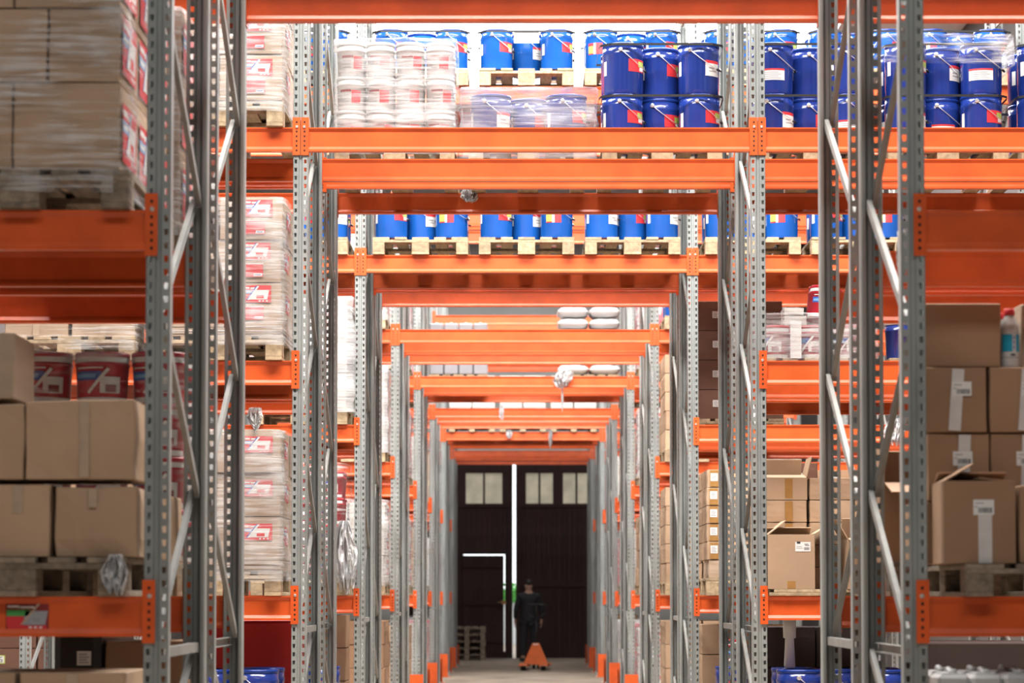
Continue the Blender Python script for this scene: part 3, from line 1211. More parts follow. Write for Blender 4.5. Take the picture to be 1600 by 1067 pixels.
def drum_load(row, sub, bay, lv, idx, layers, rows=((-0.255, 0.17), (0.0, 0.325), (0.255, 0.17), (-0.255, 0.48), (0.255, 0.48)), kinds=('red',), wood='wood', straps=True, pal=True, base=0.145, place=None, spin=0.0):
    p = slot_pos(row, sub, bay, lv, idx)
    if pal:
        pallet(row, sub, bay, lv, idx, wood)
    names = ['front left', 'front middle', 'front right', 'back left', 'back right']
    for k in range(layers):
        for i, (dx, dy) in enumerate(rows):
            kd = kinds[(i + k * 2) % len(kinds)]
            lw = '' if layers == 1 else (' upper' if k == layers - 1 else ' lower')
            lab = 'blue drum,%s %s, %s' % (lw, names[i], place or where(row, bay, lv, idx))
            drum((p.x + dx + random.uniform(-0.004, 0.004), p.y + dy, p.z + base + k * (DH + 0.001)), lab.replace(' of ', ' '),
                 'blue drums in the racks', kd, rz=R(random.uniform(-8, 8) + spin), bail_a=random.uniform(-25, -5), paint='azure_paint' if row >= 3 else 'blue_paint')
    if straps:
        for k in range(layers):
            m = MB()
            z = DH * (k + 1) - 0.02 if layers > 1 else DH - 0.03
            x0, x1, y0, y1 = -0.418, 0.418, 0.006, 0.65
            c = 0.06
            path = [(x0 + c + 0.02, y0, z), (x1 - c - 0.02, y0, z), (x1 - 0.01, y0 + c, z), (x1, y0 + 0.12, z), (x1, y1, z), (x0, y1, z), (x0, y0 + 0.12, z), (x0 + 0.01, y0 + c, z), (x0 + c + 0.02, y0, z)]
            for i in range(len(path) - 1):
                a, b2 = Vector(path[i]), Vector(path[i + 1])
                hh = Vector((0, 0, 0.008))
                m.poly([a - hh, b2 - hh, b2 + hh, a + hh], 'black')
                nrm = (b2 - a).normalized().cross(Vector((0, 0, 1))) * 0.0015
                m.poly([a - hh - nrm, a + hh - nrm, b2 + hh - nrm, b2 - hh - nrm], 'black')
            o = link('strap', m.mesh('strap'), None, (p.x, p.y, p.z + base))
            lw = '' if layers == 1 else (' upper' if k == layers - 1 else ' lower')
            tag(o, ('black plastic%s strap round drums, %s' % (lw, place or where(row, bay, lv, idx))).replace(' of ', ' '), 'strap', 'packing straps round the drums')
    return p


def pail_meshes(kind):
    """Plastic pails: (radius, height, body material, lid material)."""
    r, h, bm_, lm = {'white': (0.098, 0.228, 'white_plastic', 'white_plastic'), 'red': (0.119, 0.222, 'red_plastic', 'red_plastic'),
                     'blue': (0.10, 0.25, 'blue_paint', 'white_plastic'), 'redlid': (0.12, 0.24, 'white_plastic', 'red_plastic')}[kind]

    def body():
        b = MB()
        b.lathe([(r * 0.86, 0), (r * 0.88, 0.006), (r * 0.95, h * 0.74), (r * 0.985, h * 0.75), (r * 0.985, h * 0.78), (r * 0.95, h * 0.80), (r * 0.955, h - 0.02)], bm_, 24)
        return b.mesh('pail_body')

    def lid():
        b = MB()
        b.lathe([(r * 0.96, h - 0.022), (r * 0.995, h - 0.020), (r * 0.995, h - 0.004), (r * 0.96, h), (r * 0.88, h), (r * 0.86, h - 0.006), (r * 0.2, h - 0.006)], lm, 24)
        return b.mesh('lid')

    def label():
        b = MB()
        rr = r * 0.925
        if kind == 'white':
            arc_patch(b, r * 0.90, R(-80), R(-38), 0.05, 0.135, 'print_red', r1=r * 0.94)
            arc_patch(b, r * 0.90, R(-132), R(-82), 0.125, 0.14, 'print_maroon', r1=r * 0.91, off=0.003)
            for k in range(3):
                arc_patch(b, r * 0.90, R(-128), R(-92), 0.06 + k * 0.02, 0.064 + k * 0.02, 'ink_grey', off=0.003)
        elif kind == 'red':
            for (z0, z1, mm) in ((0.004, 0.028, 'print_pale'), (0.178, 0.20, 'print_pale')):
                arc_patch(b, r * (0.87 + 0.1 * z0 / h), R(-170), R(-10), z0, z1, mm, 14, r1=r * (0.875 + 0.1 * z1 / h) if z1 < 0.1 else r * 0.955, off=0.002 if z1 < 0.1 else 0.004)
            arc_patch(b, r * 0.90, R(-150), R(-82), 0.10, 0.138, 'print_blue', r1=r * 0.925, off=0.004)
            arc_patch(b, r * 0.905, R(-146), R(-96), 0.11, 0.126, 'print_sky', r1=r * 0.92, off=0.0048)
            arc_patch(b, r * 0.88, R(-86), R(-40), 0.045, 0.115, 'print_pale', r1=r * 0.91, off=0.006)
            arc_patch(b, r * 0.88, R(-74), R(-50), 0.05, 0.08, 'print_maroon', r1=r * 0.90, off=0.007)
            arc_patch(b, r * 0.90, R(-146), R(-80), 0.15, 0.156, 'paper', r1=r * 0.92, off=0.005)
            # slanted brush stroke
            pts, fs = [], []
            for k in range(7):
                t = k / 6
                a = R(-112 + 44 * t)
                z = 0.045 + 0.105 * t
                q = r * (0.885 + 0.05 * t) + 0.007
                pts += [(q * math.cos(a - 0.05), q * math.sin(a - 0.05), z + 0.004), (q * math.cos(a + 0.05), q * math.sin(a + 0.05), z - 0.004)]
            for k in range(6):
                fs.append((2 * k, 2 * k + 1, 2 * k + 3, 2 * k + 2))
            b.faces(pts, fs, 'paper', True)
        elif kind == 'redlid':
            arc_patch(b, r * 0.90, R(-120), R(-55), 0.05, 0.15, 'print_red', r1=r * 0.94)
            arc_patch(b, r * 0.90, R(-100), R(-75), 0.07, 0.11, 'print_pale', r1=r * 0.92, off=0.004)
        else:
            arc_patch(b, r * 0.90, R(-110), R(-60), 0.06, 0.15, 'paper', r1=r * 0.94)
        return b.mesh('pail_label')
    return cached(('pb', kind), body), cached(('pl', kind), lid), cached(('plab', kind), label), r, h


def pail(pos, kind, label, group=None, rz=0.0, handle=False, rot=None):
    bo, li, la, r, h = pail_meshes(kind)
    root = bpy.data.objects.new('pail', None)
    C.objects.link(root)
    root.location = pos
    root.rotation_euler = rot or (0, 0, rz)
    tag(root, label, 'pail', group)
    link('body', bo, root)
    link('lid', li, root)
    link('printed_label', la, root)
    if handle:
        link('handle', bail(r, h - 0.045, 0.09, 'wire', 'white_plastic'), root, (0, 0, 0), R(-110))
    return root


def can_mesh(w, d, h, m):
    def f():
        b = MB()
        b.box(-w / 2, w / 2, -d / 2, d / 2, 0, h * 0.93, m, bev=0.014)
        b.box(-w * 0.36, w * 0.36, -d * 0.40, d * 0.40, h * 0.925, h * 0.95, m, bev=0.006)
        b.tube([(0, -d * 0.06, h * 0.94), (0, -d * 0.03, h * 0.985), (0, d * 0.25, h * 0.985), (0, d * 0.32, h * 0.94)], 0.009, m, 8)
        return b.mesh('can_body')

    def g():
        b = MB()
        b.lathe([(0.017, 0), (0.018, 0.003), (0.018, 0.012), (0.014, 0.014)], 'white_plastic', 12, (0, -d * 0.26, h * 0.945))
        return b.mesh('cap')
    return cached(('can', w, d, h, m), f), cached(('cap', w, d, h, m), g)


def jerrycan(pos, size, m, label, group, rz=0.0):
    bo, cp = can_mesh(*size, m)
    o = link('jerrycan', bo, None, pos, rz)
    tag(o, label, 'jerrycan', group)
    link('cap', cp, o)
    return o


def bag_mesh(w, d, h, seed):
    def f():
        bm = bmesh.new()
        bmesh.ops.create_grid(bm, x_segments=10, y_segments=10, size=0.5)
        up = {}
        off = Vector((seed * 3.3, 1.2, seed))
        top = [v for v in bm.verts]
        r = bmesh.ops.extrude_face_region(bm, geom=bm.faces[:])
        newv = [g for g in r['geom'] if isinstance(g, bmesh.types.BMVert)]
        for v in bm.verts:
            q = v.co.copy()
            u = (1 - (2 * abs(q.x)) ** 4) * (1 - (2 * abs(q.y)) ** 4)
            s = 1 if v in newv else -1
            zz = h / 2 + s * (h / 2) * (0.12 + 0.88 * u ** 0.5 if u > 0 else 0.12)
            v.co = Vector((q.x * w * (1 - 0.03 * noise.noise(q * 6 + off)), q.y * d, zz + (0.012 * noise.noise(q * 5 + off) if s > 0 else 0)))
        bmesh.ops.recalc_face_normals(bm, faces=bm.faces[:])
        me = bpy.data.meshes.new('bag')
        bm.to_mesh(me)
        bm.free()
        for p in me.polygons:
            p.use_smooth = True
        me.materials.append(MATS['bag_cloth'])
        return me
    return cached(('bag', w, d, h, seed), f)


def open_carton(pos, size, m, label, rz=0.0, flaps=(40, 20, 60, 200), prints=(), tape=None, group=None):
    """Open-topped box with four flaps; flaps = opening angle from closed: front, back, left, right."""
    w, d, h = size
    t = 0.005
    b = MB()
    b.box(-w / 2, w / 2, -d / 2, d / 2, 0, t, m)
    b.box(-w / 2, w / 2, -d / 2, -d / 2 + t, t, h, m)
    b.box(-w / 2, w / 2, d / 2 - t, d / 2, t, h, m)
    b.box(-w / 2, -w / 2 + t, -d / 2 + t, d / 2 - t, t, h, m)
    b.box(w / 2 - t, w / 2, -d / 2 + t, d / 2 - t, t, h, m)
    o = link('open_carton', b.mesh('open_carton'), None, pos, rz)
    tag(o, label, 'carton', group)
    fl = min(w, d) / 2
    specs = [(0, -d / 2, w, 0, flaps[0]), (0, d / 2, w, PI, flaps[1]), (-w / 2, 0, d, -PI / 2, flaps[2]), (w / 2, 0, d, PI / 2, flaps[3])]
    for (x, y, ln, a, ang) in specs:
        fm = MB()
        fm.box(-ln / 2 + 0.004, ln / 2 - 0.004, 0.0, fl, -t, 0, m)
        f = link('flap', fm.mesh('flap'), o, (x, y, h + 0.002))
        f.rotation_euler = Matrix.Rotation(a, 4, 'Z').to_3x3().to_4x4().to_euler()
        f.rotation_euler = (Matrix.Rotation(a, 4, 'Z') @ Matrix.Rotation(R(ang), 4, 'X')).to_euler()
    if tape:
        link('tape', plate_mesh(tape[1], tape[3] if len(tape) > 3 else h - 0.02, tape[0]), o, (tape[2], -d / 2 - 0.0004, (tape[4] if len(tape) > 4 else h / 2)))
    for (k, pw, ph, x, z) in prints:
        link('printed_label', print_mesh(k, pw, ph), o, (x, -d / 2 - 0.0015, z))
    return o


# ------------------------------------------------------------------ loads, first row
def load_first_row():
    # second shelf, left: plain cartons under film
    g = 'plain cartons on the second shelf, first row left bay'
    p = slot_pos(1, 'A', 'L', 2, 1)
    pallet(1, 'A', 'L', 2, 1, 'wood_old')
    xr = -1.478
    side = [('paint', 0.32, 0.22, 0.0, 0.15, 1)]
    for j in range(3):
        jw = ['front', 'middle', 'back'][j]
        for i in range(2 if j == 0 else 1):
            carton((xr - 0.196 - i * 0.397, p.y + 0.22 + j * 0.40, p.z + 0.146), (0.39, 0.385, 0.325), 'kraft',
                   'plain carton under film, bottom layer, %s %s, first row left second shelf' % (jw, ['passage side', 'outer side'][i]), g, prints=[], side_prints=side if i == 0 else ())
        for i in range(3 if j == 0 else 1):
            carton((xr - 0.133 - i * 0.268, p.y + 0.22 + j * 0.40, p.z + 0.475), (0.26, 0.385, 0.272), 'kraft',
                   'plain carton under film, second layer, %s column %s, first row left bay second shelf' % (jw, ['one', 'two', 'three'][i]), g, side_prints=side if i == 0 else ())
        for i in range(2 if j == 0 else 1):
            carton((xr - 0.196 - i * 0.397, p.y + 0.22 + j * 0.40, p.z + 0.752), (0.39, 0.385, 0.30), 'kraft',
                   'plain carton under film, top layer, %s %s, first row left bay second shelf' % (jw, ['passage side', 'outer side'][i]), g, side_prints=side if i == 0 else ())
    film(1, 'A', 'L', 2, 1, 0.815, 1.21, 1.00, 'film_thin', 'plain cartons', z0=0.06, seed=1, dx=xr - 0.398 - p.x, dy=0.61, rough=0.03)
    # rear half: red-printed cartons
    carton_stack(1, 'B', 'L', 2, 1, 2, 2, 3, (0.385, 0.38, 0.31), 'kraft', 'red-printed carton', prints=[('paint', 0.26, 0.16, 0, 0.16)], side=side, wood='wood_old')
    film(1, 'B', 'L', 2, 1, 0.80, 1.20, 0.98, 'film', 'red-printed cartons', seed=2, rough=0.03)

    # lowest shelf, left
    g = 'bulging plain cartons on the lowest shelf, first row left bay'
    p = slot_pos(1, 'A', 'L', 1, 1)
    pallet(1, 'A', 'L', 1, 1, 'wood_old')
    z = p.z + 0.146
    y = p.y + 0.25
    carton((-1.562, y, z), (0.300, 0.42, 0.258), 'kraft', 'bulging plain carton, bottom layer beside the upright, first row left bay lowest shelf', g, 0.03, var=3, tape=('tape_clear', 0.03, -0.01, 0.07))
    carton((-1.890, y, z), (0.335, 0.42, 0.266), 'kraft', 'plain carton with short tape strip, bottom layer second from upright, first row left', g, -0.01, tape=('tape_clear', 0.035, 0.05, 0.10))
    carton((-1.612, y + 0.01, z + 0.285), (0.402, 0.42, 0.292), 'kraft', 'large plain carton with tape seam, second layer beside upright, first row lowest shelf', g, -0.03, var=4, tape=('tape_clear', 0.035, 0.02))
    carton((-2.03, y + 0.01, z + 0.285), (0.40, 0.42, 0.275), 'kraft', 'plain carton cut by the frame, second layer, first row left lowest shelf', g, 0.02, var=4)
    carton((-2.07, y + 0.02, z + 0.585), (0.40, 0.40, 0.245), 'kraft_light', 'pale carton on top of the stack, first row left bay lowest shelf', g, 0.015)
    for j in range(1, 3):
        for i, x in enumerate((-1.575,)):
            carton((x, y + j * 0.40, z), (0.33, 0.39, 0.262), 'kraft', 'plain carton behind the bulging ones, bottom layer, %s, %s, first row left' % (['passage side', 'outer side'][i], ['', 'middle', 'back'][j]), g)
    crumple((-1.475, p.y - 0.02, p.z + 0.155), 0.09, 0.13, 0.05, 'film_bag', 'crumpled clear plastic hanging on the pallet block, first row left lowest shelf', 2)

    # red pails behind them
    p = slot_pos(1, 'B', 'L', 1, 1)
    pallet(1, 'B', 'L', 1, 1, 'wood')
    dx0 = -1.545
    g = 'red pails wrapped in film, rear half of the first row, left bay'
    for k in range(4):
        lw = ['bottom layer', 'second layer', 'third layer', 'top layer'][k]
        for i in range(3):
            pail((dx0 - i * 0.243, p.y + 0.15, p.z + 0.146 + k * 0.224), 'red', 'red printed pail, %s, front rank, %s, first row left bay lowest shelf' % (lw, ['passage end', 'middle', 'outer end'][i]), g, R(random.uniform(-4, 4)))
        for j in range(1, 4):
            pail((dx0, p.y + 0.15 + j * 0.25, p.z + 0.146 + k * 0.224), 'red', 'red printed pail, %s, passage side, rank %s from front, first row left bay' % (lw, ['', 'two', 'three', 'four'][j]), g, R(random.uniform(20, 40)))
    film(1, 'B', 'L', 1, 1, 0.755, 1.06, 1.0, 'film_thin', 'red pails', z0=0.08, seed=3, dx=dx0 - 0.243 - slot_pos(1, 'B', 'L', 1, 1).x, dy=0.55, rough=0.025, top=0.9)

    # floor, left
    p = slot_pos(1, 'A', 'L', 0, 1)
    carton_stack(1, 'A', 'L', 0, 1, 2, 1, 3, (0.385, 0.50, 0.333), 'kraft', 'brown carton', wood='wood_old', tape=('tape_clear', 0.04))
    pallet(1, 'B', 'L', 0, 1, 'wood_old')
    q = slot_pos(1, 'B', 'L', 0, 1)
    for k in range(3):
        carton((-1.585, q.y + 0.28, 0.146 + k * 0.365), (0.33, 0.45, 0.362), 'kraft_brown', 'tall brown carton, %s layer, beside the dark covered load, first row left floor' % ['bottom', 'middle', 'top'][k], 'brown cartons beside the covered load')
    # dark covered load next to it
    m = MB()
    m.box(-0.10, 0.10, 0, 0.9, 0.0, 1.14, 'black', bev=0.03)
    o = link('covered_load', m.mesh('covered_load'), None, (-1.866, YR[0] + BOFF - 0.02, 0.147))
    tag(o, 'dark covered load on the floor, first row left bay, beside a large carton', 'covered load')
    link('printed_label', print_mesh('note', 0.06, 0.06), o, (0.03, -0.002, 1.02))

    # right: boxes, bottle
    g = 'taped brown cartons on the lowest shelf, first row right bay'
    p = slot_pos(1, 'A', 'R', 1, -1)
    pr = pallet(1, 'A', 'R', 1, -1, 'wood_old', pos=Vector((2.03, p.y - 0.02, p.z)), label='grimy old wooden pallet on lowest shelf of first row right bay, under taped cartons', rz=-0.03)
    pr.scale = (1, 1, 0.83)
    z = p.z + 0.123
    y = p.y + 0.19
    bc = [('barcode', 0.072, 0.052, 0.0, 0.175)]
    open_carton((1.69, y - 0.03, z), (0.262, 0.28, 0.300), 'kraft_brown', 'open brown carton, flaps raised, bottom of the stack beside upright, first row right bay', -0.02, (-86, 18, 30, 6), prints=[('barcode', 0.076, 0.056, 0.015, 0.205)], tape=('tape_white', 0.05, 0.02, 0.185, 0.093), group=g)
    carton((1.985, y - 0.03, z), (0.30, 0.28, 0.285), 'kraft_brown', 'closed brown carton next to the open one, first row right bay lowest shelf', g, 0.0)
    yb = y + 0.31
    for i, x in enumerate((1.70, 2.07)):
        carton((x, yb, z), (0.36, 0.36, 0.237), 'kraft_brown', 'low brown carton hidden behind the open one, %s, first row right lowest shelf' % ['passage side', 'outer side'][i], g)
    z2 = z + 0.240
    for i, x in enumerate((1.662, 1.903, 2.142)):
        carton((x, yb - 0.01, z2), (0.234, 0.36, 0.256), 'kraft_brown', 'brown carton with white tape and barcode, second layer, %s from upright, first row right' % ['first', 'second', 'third'][i], g, random.uniform(-0.01, 0.01),
               prints=[('barcode', 0.074, 0.054, 0.015, 0.160)], tape=('tape_white', 0.046, 0.02, 0.24, 2))
    z3 = z2 + 0.259
    for i, x in enumerate((1.657, 1.899, 2.140)):
        carton((x, yb - 0.02, z3), (0.231, 0.36, 0.247), 'kraft_brown', 'brown carton with white tape and barcode, third layer, %s from upright, first row right' % ['first', 'second', 'third'][i], g, random.uniform(-0.01, 0.01),
               prints=[('barcode', 0.074, 0.054, 0.02 + 0.02 * i, 0.165)], tape=('tape_white', 0.046, 0.0 + 0.02 * i, 0.235, 4))
    z4 = z3 + 0.250
    carton((1.686, yb - 0.01, z4), (0.288, 0.34, 0.243), 'kraft_brown', 'plain brown carton on top of the taped stack, beside white bottle, first row right', g, 0.0, var=1)
    carton((2.05, yb + 0.04, z4), (0.26, 0.30, 0.248), 'kraft_light', 'pale carton at the frame edge behind the white bottle, first row right', g, 0.02)
    y = yb

    def bottle(pos, label, rz):
        root = bpy.data.objects.new('bottle', None)
        C.objects.link(root)
        root.location = pos
        root.rotation_euler = (0, 0, rz)
        tag(root, label, 'bottle')
        b = MB()
        b.lathe([(0.033, 0), (0.036, 0.006), (0.036, 0.155), (0.033, 0.170), (0.021, 0.195), (0.017, 0.205), (0.017, 0.212)], 'white_plastic', 24)
        link('body', b.mesh('bottle_body'), root)
        b = MB()
        b.lathe([(0.020, 0.203), (0.021, 0.206), (0.020, 0.226), (0.018, 0.228)], 'print_red', 20)
        link('cap', b.mesh('cap'), root)
        b = MB()
        arc_patch(b, 0.036, R(-150), R(-85), 0.062, 0.128, 'cyan_print')
        arc_patch(b, 0.036, R(-60), R(-20), 0.062, 0.128, 'cyan_print')
        for k in range(3):
            arc_patch(b, 0.036, R(-78), R(-70), 0.074 + k * 0.018, 0.084 + k * 0.018, 'print_blue', 3)
        arc_patch(b, 0.036, R(-95), R(-65), 0.046, 0.053, 'ink', 4)
        arc_patch(b, 0.036, R(-150), R(-20), 0.038, 0.041, 'ink_grey')
        link('printed_label', b.mesh('bottle_label'), root)
    bottle((1.876, y - 0.12, z4), 'white bottle with red cap and blue label standing on the brown cartons', 0)
    bottle((1.866, y + 0.02, z4), 'white bottle half hidden behind the front bottle, red cap, first row right', 0.3)

    # rear half, right: dark cartons
    p = slot_pos(1, 'B', 'R', 1, -1)
    pallet(1, 'B', 'R', 1, -1, 'wood_old')
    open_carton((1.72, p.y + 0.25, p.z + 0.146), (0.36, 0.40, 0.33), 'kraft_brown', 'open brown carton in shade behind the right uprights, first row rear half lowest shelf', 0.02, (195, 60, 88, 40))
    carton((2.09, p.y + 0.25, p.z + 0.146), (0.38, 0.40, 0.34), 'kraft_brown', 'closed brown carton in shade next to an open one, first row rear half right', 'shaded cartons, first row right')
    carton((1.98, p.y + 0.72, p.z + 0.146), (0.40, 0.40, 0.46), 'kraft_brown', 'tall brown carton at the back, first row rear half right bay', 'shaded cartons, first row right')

    # floor, right: white jerrycans on cartons
    p = slot_pos(1, 'A', 'R', 0, -1)
    pallet(1, 'A', 'R', 0, -1, 'wood_old')
    for k in range(3):
        for i in range(2):
            for j in range(2):
                if k < 2:
                    carton((p.x - 0.23 + i * 0.36, p.y + 0.25 + j * 0.42, p.z + 0.146 + k * 0.35), (0.35, 0.40, 0.345), 'kraft_brown', 'brown carton under the white jerrycans, %s layer, %s %s, first row right' % (['bottom', 'upper'][k], ['front', 'back'][j], ['passage side', 'outer side'][i]), 'cartons under the jerrycans')
    for i in range(6):
        for j in range(2):
            jerrycan((p.x - 0.36 + i * 0.121, p.y + 0.17 + j * 0.22, p.z + 0.146 + 0.702), (0.116, 0.19, 0.315), 'white_plastic', 'white jerrycan, %s rank, number %s from the passage, first row right bay floor' % (['front', 'back'][j], ['one', 'two', 'three', 'four', 'five', 'six'][i]), 'white jerrycans on the floor stack')
    q = slot_pos(1, 'B', 'R', 0, -1)
    for i in range(3):  # dark cartons added to black out the floor level behind the jerrycans
        pallet(1, 'B', 'R', 0, -1, 'wood_old', pos=q + Vector((i * SLOT, 0, 0)), label='grimy old pallet on floor, rear half of first row right bay, %s from passage' % ['first', 'second', 'third'][i])
        for k in range(2):
            carton((q.x + i * SLOT, q.y + 0.55, 0.146 + k * 0.42), (0.74, 1.0, 0.415), 'shade_brown', 'added shade-dark carton on floor, %s pallet from passage, %s layer, first row right rear half' % (['first', 'second', 'third'][i], ['lower', 'upper'][k]), 'added shade-dark cartons, first row right floor')
    # black covered stack
    m = MB()
    n, nr = 40, 14
    pts, fs = [], []
    for r in range(nr + 1):
        for k in range(n):
            a = 2 * PI * k / n
            q = max(abs(math.cos(a)), abs(math.sin(a)))
            s = 0.30 / (0.35 + 0.65 * q)
            s *= 1 + 0.05 * noise.noise(Vector((math.cos(a) * 3, math.sin(a) * 3, r * 0.6)))
            pts.append((s * math.cos(a), s * math.sin(a) * 1.1, 1.31 * r / nr))
    for r in range(nr):
        for k in range(n):
            fs.append((r * n + k, r * n + (k + 1) % n, (r + 1) * n + (k + 1) % n, (r + 1) * n + k))
    fs.append(tuple(nr * n + k for k in range(n)))
    m.faces(pts, fs, 'black', True)
    o = link('covered_load', m.mesh('black_cover'), None, (2.10, YR[0] - 0.45, 0))
    tag(o, 'black plastic covered stack on the floor in front of the first row right bay', 'covered load')


def beam_sticker():
    # label stuck on the lowest beam of the first row, left
    for o in bpy.data.objects:
        if o.get('label') == 'orange front beam of front half, lowest shelf, first row left bay':
            s = link('sticker', print_mesh('paint_green', 0.158, 0.092), o, (-1.808 - BAYX['L'], 0.0052, -0.072))
            s['label'] = 'red and green printed sticker'


# ------------------------------------------------------------------ loads, second row
PRN = [('paint', 0.20, 0.105, 0.03, 0.19), ('red', 0.17, 0.085, 0.0, 0.075)]
PRN1 = [('paint', 0.21, 0.10, 0.04, 0.17)]


def tray(pos, w, d, h, label):
    """Flat stack of cardboard sheets on the pallet."""
    b = MB()
    n = max(2, int(h / 0.014))
    for k in range(n):
        z = h * k / n
        j = random.uniform(-0.008, 0.008)
        b.box(-w / 2 + j, w / 2 + j, -d / 2 + random.uniform(-0.01, 0.004), d / 2, z + 0.001, z + h / n - 0.001, 'kraft_light')
    o = link('cardboard_sheets', b.mesh('cardboard_sheets'), None, pos)
    tag(o, label, 'cardboard')
    return o


def load_second_row():
    for lv, nz, h, pr in ((1, 3, 0.262, PRN1), (2, 3, 0.258, PRN), (3, 3, 0.27, PRN)):
        p = slot_pos(2, 'A', 'L', lv, 1)
        th = 0.07 if lv < 3 else 0.03
        tray((p.x + 0.0, p.y + 0.6, p.z + 0.146), 0.80, 1.18, th, 'cardboard sheets under the red-labelled cartons, second row left bay %s' % LVN[lv])
        carton_stack(2, 'A', 'L', lv, 1, 2, 2, nz, (0.385, 0.565, h), 'kraft_light', 'red-labelled carton', prints=pr, base=0.147 + th, jit=0.02,
                     side=[('paint', 0.22, 0.11, 0.0, 0.15, 1)])
        film(2, 'A', 'L', lv, 1, 0.80, 1.20, nz * (h + 0.003) + th + 0.05, 'film', 'red-labelled cartons', z0=0.09, seed=lv, rough=0.04, bulge=0.03)
    crumple((-1.60, slot_pos(2, 'A', 'L', 1, 1).y + 0.06, LV[1] + 0.147 + 0.07 + 0.795 + 0.13), 0.15, 0.14, 0.10, 'film_bag', 'loose peak of film on top of the cartons, second row left lowest shelf', 5, taper=0.15)
    carton_stack(2, 'A', 'L', 2, 0, 2, 1, 3, (0.385, 0.37, 0.26), 'kraft_light', 'pale carton', tape=('tape_clear', 0.04))
    film(2, 'A', 'L', 2, 0, 0.80, 1.20, 0.82, 'film_thin', 'pale cartons', z0=0.06, seed=5, rough=0.03)
    carton_stack(2, 'A', 'L', 1, 0, 2, 1, 3, (0.385, 0.5, 0.28), 'kraft', 'brown carton')

    # third shelf over the passage, rear half
    p = slot_pos(2, 'B', 'C', 3, -1)
    pallet(2, 'B', 'C', 3, -1, 'wood')
    for k in range(3):
        lw = ['bottom', 'middle', 'top'][k]
        for j in range(3):
            for i in range(4):
                if j == 2 and i not in (0, 3):
                    continue
                pail((p.x - 0.298 + i * 0.1985, p.y + 0.115 + j * 0.2, p.z + 0.146 + k * 0.2295), 'white', 'white pail, %s layer, %s rank, number %s from the left, under film, second row' % (lw, ['front', 'second', 'third'][j], ['one', 'two', 'three', 'four'][i]), 'film-wrapped white pails, passage bay third shelf', R(random.uniform(-12, 12)))
    film(2, 'B', 'C', 3, -1, 0.80, 0.66, 0.78, 'film', 'white pails', z0=0.075, seed=7, dy=0.34, rough=0.03)
    drum_load(2, 'B', 'C', 3, 0, 1, kinds=('wide', 'red', 'red'), straps=False)
    film(2, 'B', 'C', 3, 0, 0.86, 0.70, 0.475, 'film_smoke', 'blue drums', z0=0.04, seed=8, dy=0.33, rough=0.06, bulge=0.04, top=0.2)
    drum_load(2, 'B', 'C', 3, 1, 2, kinds=('red', 'red', 'red', 'red', 'wide'))
    for idx, kinds in ((-1, ('wide', 'red', 'pale')), (0, ('wide', 'pale', 'red')), (1, ('photo', 'pale', 'wide'))):
        drum_load(2, 'B', 'R', 3, idx, 2, kinds=kinds)
    film(2, 'B', 'R', 3, 0, 0.86, 0.70, 0.20, 'film_thin', 'upper blue drums', z0=0.145 + 0.53, seed=9, dy=0.33, rough=0.06, top=0.15)

    # second shelf, right: red pails under film, oddments on top
    p = slot_pos(2, 'B', 'R', 2, -1)
    pallet(2, 'B', 'R', 2, -1)
    for k in range(1):
        for i in range(3):
            for j in range(2):
                pail((p.x - 0.255 + i * 0.255, p.y + 0.15 + j * 0.25, p.z + 0.146), 'red', 'red pail under film, %s rank, %s from passage, second row right second shelf' % (['front', 'back'][j], ['first', 'second', 'third'][i]), 'film-wrapped red pails, second row right bay', R(-30 + random.uniform(-5, 5)))
    m = MB()
    m.box(-0.037, 0.037, 0, 0.002, 0, 0.25, 'print_pale')
    o = link('paper_sheet', m.mesh('paper_sheet'), None, (p.x - 0.13, p.y - 0.006, p.z + 0.142))
    tag(o, 'pale upright paper sheet under film between red pails, second row right', 'paper sheet')
    film(2, 'B', 'R', 2, -1, 0.80, 0.62, 0.37, 'film', 'red pails', z0=0.07, seed=11, dy=0.31, rough=0.05, bulge=0.02, top=0.3)
    zt = p.z + 0.146 + 0.226
    carton((p.x - 0.12, p.y + 0.20, zt), (0.15, 0.2, 0.065), 'white_carton', 'flat cream carton on the red pails, second row right second shelf, lower', None)
    carton((p.x - 0.13, p.y + 0.20, zt + 0.068), (0.13, 0.2, 0.05), 'white_carton', 'flat cream carton on another, second row right second shelf, upper', None)
    pail((p.x + 0.06, p.y + 0.18, zt + 0.035), 'red', 'tilted red pail lying on top of the film, second row right second shelf', None, 0, rot=(R(-6), R(12), R(10)))
    p = slot_pos(2, 'B', 'R', 2, 0)
    pallet(2, 'B', 'R', 2, 0)
    for i in range(3):
        pail((p.x - 0.31 + i * 0.23, p.y + 0.16, p.z + 0.146), 'blue', 'blue pail with white lid, %s from passage, middle of second row right second shelf' % ['first', 'second', 'third'][i], 'blue pails with white lids', R(90))

    # lowest shelf, right: brown cartons
    p = slot_pos(2, 'A', 'R', 1, -1)
    m = MB()
    b = bpy.data.objects.new('plywood_board', None)
    root = link('plywood_board', board_mesh(0.84, 1.15, 0.018, 'wood'), None, (p.x + 0.0, p.y + 0.6, p.z + 0.022))
    bpy.data.objects.remove(b)
    tag(root, 'thin wooden board on two battens under the open carton, second row right lowest shelf', 'board')
    for x in (-0.3, 0.3):
        link('batten', board_mesh(0.30, 1.15, 0.02, 'wood'), root, (x, 0, -0.021))
    zb = p.z + 0.042
    open_carton((1.645, p.y + 0.17, zb), (0.285, 0.28, 0.328), 'kraft', 'open kraft carton with shipping label and raised flaps, second row right lowest shelf', 0.0, (-86, 20, 38, 150), prints=[('shipping', 0.092, 0.07, 0.07, 0.262)], tape=('tape_brown', 0.05, 0.0, 0.045, 0.025))
    g = 'kraft cartons behind the open one, second row right bay'
